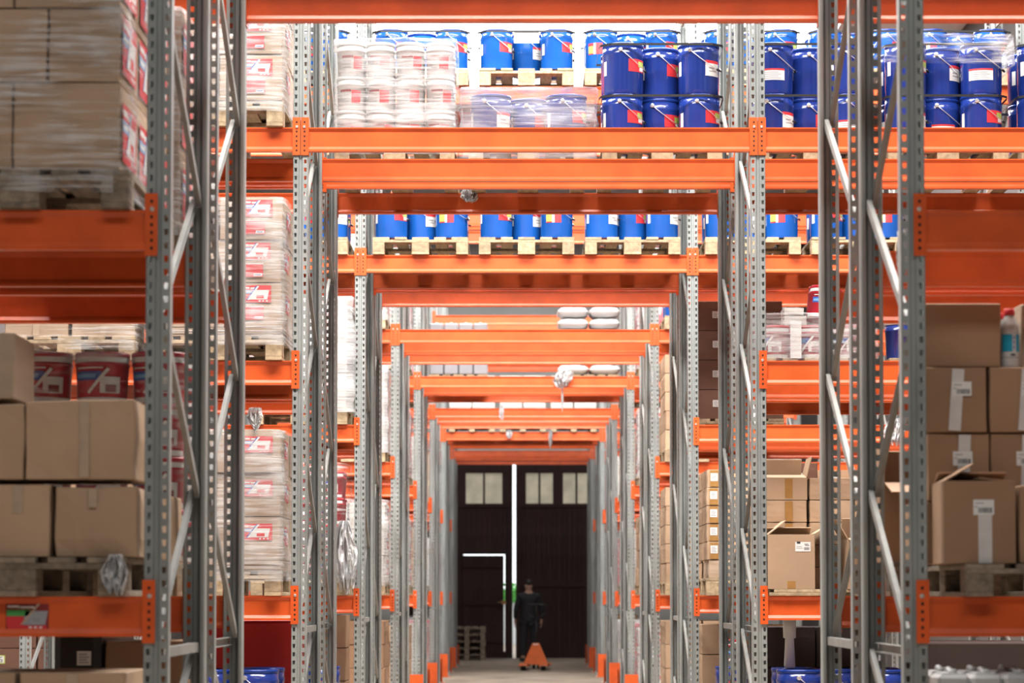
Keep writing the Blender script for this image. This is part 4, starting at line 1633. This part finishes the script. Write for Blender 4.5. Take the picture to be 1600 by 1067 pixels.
    for i, (x, w) in enumerate(((1.645, 0.262), (1.925, 0.262), (2.205, 0.262))):
        for k in range(4):
            carton((x, p.y + 0.48, zb + k * 0.138 + (0.0 if k == 0 else 0.0)), (w, 0.30, 0.134), 'kraft', 'flat kraft carton, brown tape, layer %s from board, column %s from passage, second row right' % (['one', 'two', 'three', 'four'][k], ['one', 'two', 'three'][i]), g, random.uniform(-0.006, 0.006), tape=('tape_brown', 0.048, 0.02) if i != 1 else None)
    open_carton((1.645, p.y + 0.48, zb + 4 * 0.138), (0.268, 0.30, 0.135), 'kraft', 'small open carton topping the flat carton stack, second row right lowest shelf', 0.0, (10, 70, 110, 105), tape=('tape_brown', 0.048, 0.02, 0.12, 0.07))
    carton((1.925, p.y + 0.48, zb + 4 * 0.138), (0.262, 0.30, 0.134), 'kraft', 'flat kraft carton on top of the second column, second row right lowest shelf', g)
    carton((2.205, p.y + 0.48, zb + 4 * 0.138), (0.268, 0.30, 0.134), 'kraft', 'flat kraft carton on top of the third column, second row right lowest shelf', g)
    carton((1.71, p.y + 0.90, zb + 0.0), (0.36, 0.4, 0.62), 'kraft_dark', 'dark brown carton base behind the flat cartons, second row right lowest shelf', None)
    carton((1.71, p.y + 0.90, zb + 0.63), (0.36, 0.4, 0.17), 'kraft_dark', 'dark brown carton with square label behind the flat cartons, second row right', None, prints=[('note', 0.045, 0.05, 0.06, 0.08)])
    open_carton((2.13, p.y + 0.16, zb), (0.30, 0.28, 0.30), 'kraft', 'open kraft carton behind the first row uprights, second row right lowest shelf', 0.03, (190, 70, 120, 30))

    # floor level, right: stacked pallets with drums, tubes, shade-dark cartons
    p = slot_pos(2, 'A', 'R', 0, -1)
    pallet(2, 'A', 'R', 0, -1, 'wood_old', label='lower grimy pallet of two under blue drums, floor, second row right bay')
    pallet(2, 'A', 'R', 0, -1, 'wood_old', pos=p + Vector((0, 0, 0.146)), label='upper grimy pallet of two under blue drums, floor, second row right bay')
    drum_load(2, 'A', 'R', 0, -1, 2, kinds=('wide', 'photo', 'pale'), pal=False, base=0.292, straps=False, place='passage end, floor, second row right bay')
    q = slot_pos(2, 'B', 'R', 0, -1)
    pallet(2, 'B', 'R', 0, -1, 'wood_old')
    for k in range(4):  # these cartons carry the floor shade in their own colour
        for i in range(2):
            carton((q.x - 0.2 + i * 0.40, q.y + 0.3, 0.146 + k * 0.27), (0.39, 0.5, 0.265), 'shade_brown', 'shade-dark carton on floor pallet, layer %s, %s, rear half of second row right' % (['one', 'two', 'three', 'four'][k], ['passage side', 'outer side'][i]), 'shade-dark floor cartons, second row right')
    for idx in (0, 1):  # cartons added to block light under the lowest shelf, coloured like shade
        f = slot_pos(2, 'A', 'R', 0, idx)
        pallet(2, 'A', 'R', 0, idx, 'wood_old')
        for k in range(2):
            carton((f.x, f.y + 0.55, 0.146 + k * 0.5), (0.76, 1.05, 0.495), 'shade_brown', 'added shade-dark carton on %s, %s layer' % (where(2, 'R', 0, idx).replace(' of ', ' '), ['lower', 'upper'][k]), 'added shade-dark cartons, second row right floor')
    for i in range(2):
        m = MB()
        m.lathe([(0.030, 0), (0.034, 0.01), (0.026, 0.18), (0.038, 0.185), (0.040, 0.32), (0.036, 0.325), (0.030, 0.32)], 'white_carton', 16)
        o = link('cardboard_tube', m.mesh('cardboard_tube'), None, (1.66 + 0.015 * i, p.y + 0.27 + 0.16 * i, 0.292 + 2 * DH + 0.003), 0)
        tag(o, 'pale cardboard tube standing on the blue drums, %s, second row right floor' % ['front one', 'back one'][i], 'tube')

    # floor level, left
    p = slot_pos(2, 'A', 'L', 0, 1)
    pallet(2, 'A', 'L', 0, 1, 'wood_old', label='lower grimy pallet of two under drums, floor, second row left bay')
    pallet(2, 'A', 'L', 0, 1, 'wood_old', pos=p + Vector((0, 0, 0.146)), label='upper grimy pallet of two under drums, floor, second row left bay')
    drum_load(2, 'A', 'L', 0, 1, 2, rows=((0.24, 0.17), (-0.05, 0.20), (0.24, 0.47)), kinds=('wide', 'photo'), pal=False, base=0.292, straps=False, place='passage end, floor, second row left bay')
    for i in range(2):
        for k in range(3):
            pail((p.x - 0.30, p.y + 0.15 + 0.26 * i, 0.292 + k * 0.242), 'redlid', 'white pail with red lid, layer %s, %s, floor of second row left bay' % (['one', 'two', 'three'][k], ['front', 'back'][i]), 'white pails with red lids', 0)
    q = slot_pos(2, 'B', 'L', 0, 1)
    pallet(2, 'B', 'L', 0, 1, 'wood_old')
    m = MB()
    m.box(-0.38, 0.38, 0, 0.5, 0, 1.115, 'red_sheet', bev=0.02)
    o = link('red_crate', m.mesh('red_crate'), None, (q.x, q.y + 0.05, 0.146))
    tag(o, 'tall plain red crate on floor pallet behind blue drums, second row left bay', 'crate')


# ------------------------------------------------------------------ loads, third row
def load_third_row():
    for bay, idxs in (('C', (-1, 0, 1)), ('R', (-1, 0, 1)), ('L', (0, 1))):
        for idx in idxs:
            drum_load(3, 'A', bay, 3, idx, 1, kinds=('red', 'wide', 'photo') if idx != 1 else ('wide', 'red', 'wide'), straps=False)
            drum_load(3, 'A', bay, 4, idx, 1, kinds=('red', 'wide', 'red') if idx != 1 else ('photo', 'red', 'red'))
    # paper sheet taped on the middle pallet
    p = slot_pos(3, 'A', 'C', 4, 0)
    m = MB()
    m.box(-0.105, 0.105, 0, 0.002, 0, 0.15, 'paper')
    o = link('paper_sheet', m.mesh('paper_sheet'), None, (p.x, p.y + 0.012, p.z + 0.146 + 0.215))
    tag(o, 'blank white paper sheet on the drum strap, third row passage bay top shelf', 'paper sheet')
    # right
    carton_stack(3, 'B', 'R', 2, -1, 2, 2, 4, (0.385, 0.5, 0.262), 'kraft_dark', 'dark labelled carton', prints=[('note', 0.055, 0.06, 0.0, 0.14)])
    carton_stack(3, 'A', 'R', 1, -1, 2, 2, 5, (0.385, 0.5, 0.148), 'kraft', 'taped kraft carton', prints=[('note', 0.06, 0.065, -0.135, 0.085)], tape=('tape_brown', 0.07, -0.135), base=0.30)
    for i in range(2):
        for k in range(1):
            carton((slot_pos(3, 'A', 'R', 1, -1).x - 0.195 + 0.39 * i, slot_pos(3, 'A', 'R', 1, -1).y + 0.28, LV[1] + 0.147), (0.37, 0.5, 0.148), 'kraft_light', 'pale kraft carton under the taped stack, %s, third row right lowest shelf' % ['passage side', 'outer side'][i], None)
    carton_stack(3, 'A', 'R', 1, 0, 2, 2, 6, (0.385, 0.5, 0.148), 'kraft_brown', 'labelled brown carton', prints=[('note', 0.06, 0.065, 0.0, 0.09)], tape=('tape_brown', 0.07))
    p = slot_pos(3, 'A', 'R', 0, -1)
    pallet(3, 'A', 'R', 0, -1, 'wood_old')
    for k in range(4):
        carton((p.x + 0.17, p.y + 0.55, 0.146 + k * 0.26), (0.40, 0.4, 0.255), 'kraft', 'kraft carton on floor pallet, layer %s, passage end of third row right' % ['one', 'two', 'three', 'four'][k], 'floor cartons, third row right')
        carton((p.x - 0.22, p.y + 0.75, 0.146 + k * 0.26), (0.36, 0.4, 0.255), 'kraft', 'kraft carton behind the blue drum, layer %s, third row right floor' % ['one', 'two', 'three', 'four'][k], 'floor cartons, third row right')
    for k in range(2):
        drum((p.x - 0.18, p.y + 0.17, 0.146 + k * (DH + 0.001)), 'blue drum with red label, %s of two, floor of third row right bay' % ['lower', 'upper'][k], 'blue drums on the floor, third row right', 'photo', 0.3)
    b = 0.146 + 2 * DH + 0.003
    pail((p.x - 0.17, p.y + 0.17, b), 'red', 'small red pail standing on the blue drums, third row right floor', None)

    # left
    carton_stack(3, 'A', 'L', 2, 1, 2, 2, 3, (0.385, 0.55, 0.29), 'white_carton', 'film-wrapped pale carton', prints=[('paint', 0.2, 0.12, 0, 0.15)])
    film(3, 'A', 'L', 2, 1, 0.86, 1.22, 0.97, 'film_heavy', 'pale cartons', seed=13, rough=0.07, bulge=0.05)
    p = slot_pos(3, 'A', 'L', 1, 1)
    pallet(3, 'A', 'L', 1, 1)
    for k in range(4):
        for i in range(3):
            for j in range(2):
                pail((p.x + 0.255 - i * 0.255, p.y + 0.15 + 0.26 * j, p.z + 0.146 + k * 0.224), 'red', 'red pail, layer %s, %s rank, %s from passage, third row left lowest shelf' % (['one', 'two', 'three', 'four'][k], ['front', 'back'][j], ['first', 'second', 'third'][i]), 'red pails, third row left bay', R(-20 + random.uniform(-6, 6)))
    film(3, 'A', 'L', 1, 1, 0.80, 0.60, 1.0, 'film_thin', 'red pails', seed=14, dy=0.29, rough=0.03)
    crumple((-1.44, p.y - 0.10, p.z + 0.62), 0.20, 0.55, 0.14, 'film_bag', 'big torn film hanging beside the upright, third row left lowest shelf', 9, taper=0.25)
    p = slot_pos(3, 'A', 'L', 0, 1)
    pallet(3, 'A', 'L', 0, 1, 'wood_old')
    for k in range(2):
        for i in range(2):
            drum((p.x + 0.20 - i * 0.30, p.y + 0.17, 0.146 + k * (DH + 0.001)), 'blue drum, %s layer, %s, floor of third row left bay' % (['lower', 'upper'][k], ['passage side', 'outer side'][i]), 'blue drums on the floor, third row left', 'photo', 0.5)
    for k in range(4):
        carton((p.x + 0.12, p.y + 0.62, 0.146 + k * 0.28), (0.5, 0.45, 0.275), 'kraft_brown', 'brown carton behind the drums, layer %s, floor of third row left' % ['one', 'two', 'three', 'four'][k], 'floor cartons, third row left')
    # brown cartons far out on the left, behind the outer upright
    for k in range(4):
        for i in range(2):
            carton((-5.45 + i * 0.62, YR[3] + 0.2, 0.146 + k * 0.36), (0.6, 0.6, 0.355), 'kraft_dark', 'brown carton behind the outer left upright, layer %s, %s column' % (['one', 'two', 'three', 'four'][k], ['outer', 'inner'][i]), 'brown cartons behind the outer left upright',
                   prints=[('five', 0.09, 0.09, -0.07, 0.24)] if (k == 1 and i == 0) else ())
    pallet(4, 'A', 'L', 0, -1, 'wood_old', pos=Vector((-5.14, YR[3] - 0.1, 0)), label='grimy old pallet on the floor behind the outer left upright')


# ------------------------------------------------------------------ loads further back
def load_far_rows():
    kin = [('paint', 0.24, 0.15, 0, 0.16)]
    # fourth row
    for lv in (1, 2, 3):
        carton_stack(4, 'A', 'L', lv, 1, 2, 1, 3, (0.385, 1.1, 0.28), 'white_carton', 'white red-printed carton', prints=kin, side=[('paint', 0.3, 0.16, 0, 0.16, 1)])
        film(4, 'A', 'L', lv, 1, 0.83, 1.20, 0.92, 'film_heavy' if lv == 2 else 'film', 'white cartons', seed=20 + lv, rough=0.05, bulge=0.03)
    for lv in (1, 2):
        carton_stack(4, 'A', 'R', lv, -1, 2, 1, 5, (0.385, 1.1, 0.20), 'kraft', 'kraft carton', tape=('tape_brown', 0.06))
    drum_load(4, 'A', 'R', 3, -1, 1, kinds=('wide',))
    carton_stack(4, 'A', 'R', 0, -1, 2, 1, 4, (0.385, 1.1, 0.25), 'kraft', 'kraft carton', tape=('tape_brown', 0.06), wood='wood_old')
    carton_stack(4, 'A', 'L', 0, 1, 2, 1, 4, (0.385, 1.1, 0.25), 'kraft_brown', 'brown carton', wood='wood_old')
    # fifth row, over the passage: grey cans and white sacks
    p = slot_pos(5, 'B', 'C', 3, -1)
    pallet(5, 'B', 'C', 3, -1)
    for k in range(3):
        for i in range(4):
            for j in range(2):
                jerrycan((p.x - 0.30 + i * 0.20, p.y + 0.15 + j * 0.28, p.z + 0.146 + k * 0.24), (0.19, 0.26, 0.236), 'grey_plastic', 'grey can, %s layer, %s rank, number %s, fifth row passage bay third shelf' % (['bottom', 'middle', 'top'][k], ['front', 'back'][j], ['one', 'two', 'three', 'four'][i]), 'grey cans on the third shelf over the passage')
    p = slot_pos(5, 'B', 'C', 3, 1)
    pallet(5, 'B', 'C', 3, 1)
    for k in range(6):
        for i in range(2):
            o = link('sack', bag_mesh(0.42, 0.60, 0.15, k % 3), None, (p.x - 0.216 + i * 0.432, p.y + 0.33, p.z + 0.146 + k * 0.158))
            tag(o, 'white filled sack, layer %s, %s side, fifth row passage bay third shelf' % (['one', 'two', 'three', 'four', 'five', 'six'][k], ['left', 'right'][i]), 'sack', 'white sacks on the third shelf over the passage')
    crumple((XC + 0.52, YR[4] - 0.11, LV[3] + 0.10), 0.24, 0.24, 0.12, 'film_bag', 'white torn film hanging over the beam below the sacks, fifth row', 4, taper=0.3)
    crumple((XC + 0.50, YR[4] - 0.06, LV[3] - 0.13), 0.03, 0.30, 0.02, 'film_bag', 'thin film strand dangling under the beam below the sacks, fifth row', 6, taper=0.3)
    # seventh row, over the passage: white cartons
    for idx in (-1, 0, 1):
        carton_stack(7, 'A', 'C', 3, idx, 2, 1, 3, (0.39, 0.6, 0.28), 'white_carton', 'white carton', group='white cartons over the passage, seventh row')
    crumple((-0.27, YR[5] - 0.06, LV[3] + 0.05), 0.07, 0.22, 0.04, 'film_bag', 'short white film scrap hanging on the beam, left of middle, sixth row', 3)
    crumple((-0.18, YR[6] - 0.07, LV[3] + 0.03), 0.11, 0.14, 0.05, 'film_bag', 'white film scrap bunched on the beam, seventh row', 8)
    crumple((3.13, YR[2] - 0.08, LV[2] + 0.05), 0.17, 0.20, 0.09, 'film_bag', 'crumpled white film stuck on the second shelf beam, third row right bay', 12, taper=0.3)
    crumple((-0.36, YR[1] + BOFF + DEPTH - 0.10, LV[3] + 0.02), 0.12, 0.09, 0.06, 'film_bag', 'small wad of film by the back beam under the wrapped white pails, second row', 13, taper=0.4)
    crumple((1.435, YR[0] + 0.13, 2.80), 0.05, 0.17, 0.02, 'paper', 'torn paper strip stuck to the right front upright brace, first row', 14, rz=0.5, taper=0.3)
    crumple((0.55, YR[6] - 0.07, LV[3] + 0.03), 0.10, 0.30, 0.05, 'film_bag', 'long pointed film scrap hanging from the beam, seventh row', 1, taper=0.1)
    # rows five to eight beside the passage
    for row in (5, 6, 7, 8):
        for bay, idx in (('L', 1), ('R', -1)):
            for lv in (0, 1, 2, 3):
                if lv == 3 and row > 6:
                    continue
                st = (row * 3 + lv + (bay == 'L')) % 4
                nx, bw = (2, 0.385) if row == 5 else (1, 0.78)
                if st == 0:
                    carton_stack(row, 'A', bay, lv, idx, nx, 1, 4, (bw, 1.0, 0.22), 'kraft', 'kraft carton', tape=('tape_brown', 0.06))
                else:
                    mm, wd = [('white_carton', 'white printed carton'), ('red_plastic', 'red printed carton'), ('white_carton', 'white printed carton')][st - 1]
                    carton_stack(row, 'A', bay, lv, idx, nx, 1, 3, (bw, 1.0, 0.28), mm, wd, prints=kin, side=[('paint', 0.5, 0.2, 0, 0.15, 1 if bay == 'L' else -1)])
                    film(row, 'A', bay, lv, idx, 0.82, 1.10, 0.90, 'film', 'printed cartons', seed=40 + row, dy=0.55, rough=0.04)


# ------------------------------------------------------------------ pallet truck and worker
def pallet_truck():
    root = bpy.data.objects.new('pallet_truck', None)
    C.objects.link(root)
    root.location = (0.285, 46.25, 0)
    root.rotation_euler = (0, 0, R(-3))
    tag(root, 'orange hand pallet truck standing in the passage before the dark doors', 'pallet truck')
    for s in (-1, 1):
        m = MB()
        m.box(s * 0.19 - 0.08, s * 0.19 + 0.08, -0.55, 0.62, 0.105, 0.118, 'truck_orange')
        m.box(s * 0.19 - 0.08, s * 0.19 - 0.073, -0.50, 0.62, 0.060, 0.105, 'truck_orange')
        m.box(s * 0.19 + 0.073, s * 0.19 + 0.08, -0.50, 0.62, 0.060, 0.105, 'truck_orange')
        m.box(s * 0.19 - 0.08, s * 0.19 + 0.08, -0.60, -0.55, 0.098, 0.115, 'truck_orange')
        f = link('fork', m.mesh('fork'), root)
        for yy in (-0.42, -0.33):
            w = MB()
            M = Matrix.Translation((s * 0.19 - 0.045, yy, 0.041)) @ Matrix.Rotation(R(90), 4, 'Y')
            mm = MB()
            mm.lathe([(0.034, 0), (0.040, 0.004), (0.040, 0.086), (0.034, 0.09)], 'rubber', 18)
            w.faces([M @ Vector(p) for p in mm.v], mm.f, 'rubber', False)
            link('roller', w.mesh('roller'), f)
    m = MB()
    # trapezoid head plate with folded sides
    y0, y1 = 0.62, 0.70
    a = [(-0.235, 0.105), (0.235, 0.105), (0.065, 0.50), (-0.065, 0.50)]
    v = [(x, y0, z) for x, z in a] + [(x, y1, z) for x, z in a]
    m.faces(v, [(0, 1, 2, 3), (7, 6, 5, 4), (0, 4, 5, 1), (1, 5, 6, 2), (2, 6, 7, 3), (3, 7, 4, 0)], 'truck_orange')
    m.box(-0.31, 0.31, 0.58, 0.72, 0.085, 0.115, 'truck_orange')
    m.box(-0.05, 0.05, y0 - 0.002, y0, 0.465, 0.485, 'print_pale')
    link('head_plate', m.mesh('head_plate'), root)
    m = MB()
    m.lathe([(0.05, 0.16), (0.05, 0.42), (0.035, 0.44), (0.035, 0.50)], 'black', 16, (0, 0.80, 0))
    m.box(-0.07, 0.07, 0.72, 0.88, 0.14, 0.20, 'black')
    link('pump', m.mesh('pump'), root)
    for s in (-1, 1):
        w = MB()
        mm = MB()
        mm.lathe([(0.085, 0), (0.095, 0.006), (0.095, 0.044), (0.085, 0.05)], 'rubber', 22)
        M = Matrix.Translation((s * 0.045 - 0.025, 0.80, 0.095)) @ Matrix.Rotation(R(90), 4, 'Y')
        w.faces([M @ Vector(p) for p in mm.v], mm.f, 'rubber')
        link('steer_wheel', w.mesh('steer_wheel'), root)
    m = MB()
    m.tube([(0, 0.80, 0.46), (0.0, 0.84, 0.98)], 0.017, 'black', 8)
    lp = [(0, 0.84, 0.98), (-0.10, 0.848, 1.02), (-0.175, 0.852, 1.08), (-0.19, 0.86, 1.20), (-0.17, 0.865, 1.245), (0.17, 0.865, 1.245), (0.19, 0.86, 1.20), (0.175, 0.852, 1.08), (0.10, 0.848, 1.02), (0, 0.84, 0.98)]
    m.tube(lp, 0.012, 'black', 8)
    m.tube([(0, 0.84, 0.98), (0, 0.862, 1.24)], 0.010, 'black', 8)
    link('handle', m.mesh('handle'), root)


def skin_body(name, verts, edges, radii, matname, root_i=0, sub=2, parent=None):
    me = bpy.data.meshes.new(name)
    me.from_pydata(verts, edges, [])
    o = bpy.data.objects.new(name, me)
    C.objects.link(o)
    if parent:
        o.parent = parent
    sk = o.modifiers.new('skin', 'SKIN')
    sk.use_smooth_shade = True
    sl = me.skin_vertices[0].data
    for i, r in enumerate(radii):
        sl[i].radius = r if isinstance(r, tuple) else (r, r)
        sl[i].use_root = (i == root_i)
    sb = o.modifiers.new('sub', 'SUBSURF')
    sb.levels = sub
    sb.render_levels = sub
    me.materials.append(MATS[matname])
    return o


def worker():
    root = bpy.data.objects.new('person', None)
    C.objects.link(root)
    root.location = (0.20, 52.2, 0)
    root.rotation_euler = (0, 0, R(8))
    tag(root, 'person in dark jacket and trousers standing before the doors, back turned', 'person')
    # faces +y (towards the doors); one continuous body in bare-skin material with clothes over it
    V, E, RD = [], [], []

    def add(p, r, link_to=None):
        V.append(p)
        RD.append(r)
        if link_to is not None:
            E.append((link_to, len(V) - 1))
        return len(V) - 1
    pel = add((0, 0, 0.95), (0.125, 0.090))
    wa = add((0, 0, 1.10), (0.120, 0.085), pel)
    ch = add((0, 0.005, 1.28), (0.145, 0.10), wa)
    sh = add((0, -0.01, 1.43), (0.12, 0.085), ch)
    nk = add((0, 0.0, 1.51), (0.055, 0.058), sh)
    hb = add((0, 0.015, 1.585), (0.068, 0.080), nk)
    ht = add((0, 0.015, 1.69), (0.072, 0.088), hb)
    add((0, 0.012, 1.755), (0.048, 0.058), ht)
    add((0, 0.105, 1.635), (0.014, 0.018), hb)           # nose
    for s in (-1, 1):
        add((s * 0.082, 0.01, 1.635), (0.012, 0.022), hb)  # ears
        sj = add((s * 0.185, -0.01, 1.40), (0.062, 0.062), sh)
        el = add((s * 0.275, -0.02, 1.14), (0.044, 0.044), sj)
        wr = add((s * 0.285, 0.06, 0.90), (0.030, 0.028), el)
        pm = add((s * 0.288, 0.085, 0.83), (0.022, 0.038), wr)
        for k, (dy, ln) in enumerate(((-0.026, 0.070), (-0.009, 0.082), (0.009, 0.078), (0.026, 0.062))):
            a = add((s * 0.288, 0.085 + dy, 0.795), (0.0095, 0.0095), pm)
            b = add((s * 0.282, 0.090 + dy, 0.795 - ln * 0.55), (0.009, 0.009), a)
            add((s * 0.268, 0.098 + dy, 0.795 - ln), (0.008, 0.008), b)
        t1 = add((s * 0.270, 0.120, 0.845), (0.011, 0.011), pm)
        add((s * 0.255, 0.135, 0.805), (0.009, 0.009), t1)
        hp = add((s * 0.095, 0, 0.88), (0.078, 0.078), pel)
        kn = add((s * 0.115, 0.02, 0.50), (0.062, 0.066), hp)
        an = add((s * 0.125, -0.02, 0.10), (0.042, 0.048), kn)
        hl = add((s * 0.125, -0.035, 0.045), (0.040, 0.040), an)
        add((s * 0.135, 0.14, 0.034), (0.040, 0.030), hl)
    body = skin_body('body', V, E, RD, 'skin', 0, 2, root)
    # jacket
    V2, E2, R2 = [], [], []

    def add2(p, r, l=None):
        V2.append(p)
        R2.append(r)
        if l is not None:
            E2.append((l, len(V2) - 1))
        return len(V2) - 1
    a0 = add2((0, 0, 0.80), (0.195, 0.150))
    a = add2((0, 0, 0.90), (0.190, 0.145), a0)
    b = add2((0, 0, 1.10), (0.185, 0.138), a)
    c = add2((0, 0.005, 1.28), (0.205, 0.150), b)
    d = add2((0, -0.01, 1.43), (0.145, 0.108), c)
    add2((0, 0, 1.49), (0.078, 0.078), d)
    for s in (-1, 1):
        e = add2((s * 0.19, -0.01, 1.40), (0.085, 0.082), d)
        f = add2((s * 0.28, -0.02, 1.14), (0.064, 0.062), e)
        add2((s * 0.287, 0.052, 0.91), (0.044, 0.042), f)
    skin_body('jacket', V2, E2, R2, 'jacket', 0, 2, root)
    V2, E2, R2 = [], [], []
    a = add2((0, 0, 0.95), (0.172, 0.132))
    for s in (-1, 1):
        b = add2((s * 0.10, 0, 0.84), (0.115, 0.112), a)
        c = add2((s * 0.116, 0.02, 0.50), (0.082, 0.085), b)
        add2((s * 0.125, -0.015, 0.09), (0.066, 0.070), c)
    skin_body('trousers', V2, E2, R2, 'trousers', 0, 2, root)
    V2, E2, R2 = [], [], []
    a = add2((0, -0.015, 1.60), (0.074, 0.068))
    b = add2((0, 0.000, 1.70), (0.082, 0.092), a)
    add2((0, 0.005, 1.765), (0.055, 0.062), b)
    skin_body('hair', V2, E2, R2, 'hair', 0, 2, root)
    for s in (-1, 1):
        m = MB()
        m.lathe([(0.002, -0.010), (0.010, -0.004), (0.011, 0.0), (0.010, 0.004), (0.002, 0.010)], 'paper', 10)
        link('eye', m.mesh('eye'), root, (s * 0.030, 0.098, 1.662))
    for s in (-1, 1):
        m = MB()
        m.box(s * 0.132 - 0.048, s * 0.132 + 0.048, -0.085, 0.185, 0.0, 0.075, 'rubber', bev=0.02)
        link('shoe', m.mesh('shoe'), root)
    m = MB()
    m.box(-0.022, 0.022, 0.104, 0.110, 1.590, 1.598, 'print_maroon')
    link('mouth', m.mesh('mouth'), root)


def pallets_by_door():
    for k in range(5):
        pallet(8, 'A', 'L', 0, 1, 'wood_old', pos=Vector((-1.15, 53.0, k * 0.146)), rz=R(3 * (k % 2)), simple=True, label='empty old pallet in a stack before the small door, %s from floor' % ['first', 'second', 'third', 'fourth', 'fifth'][k])


build_shell()
build_doors()
build_racks()
load_first_row()
beam_sticker()
load_second_row()
load_third_row()
load_far_rows()
pallet_truck()
worker()
pallets_by_door()
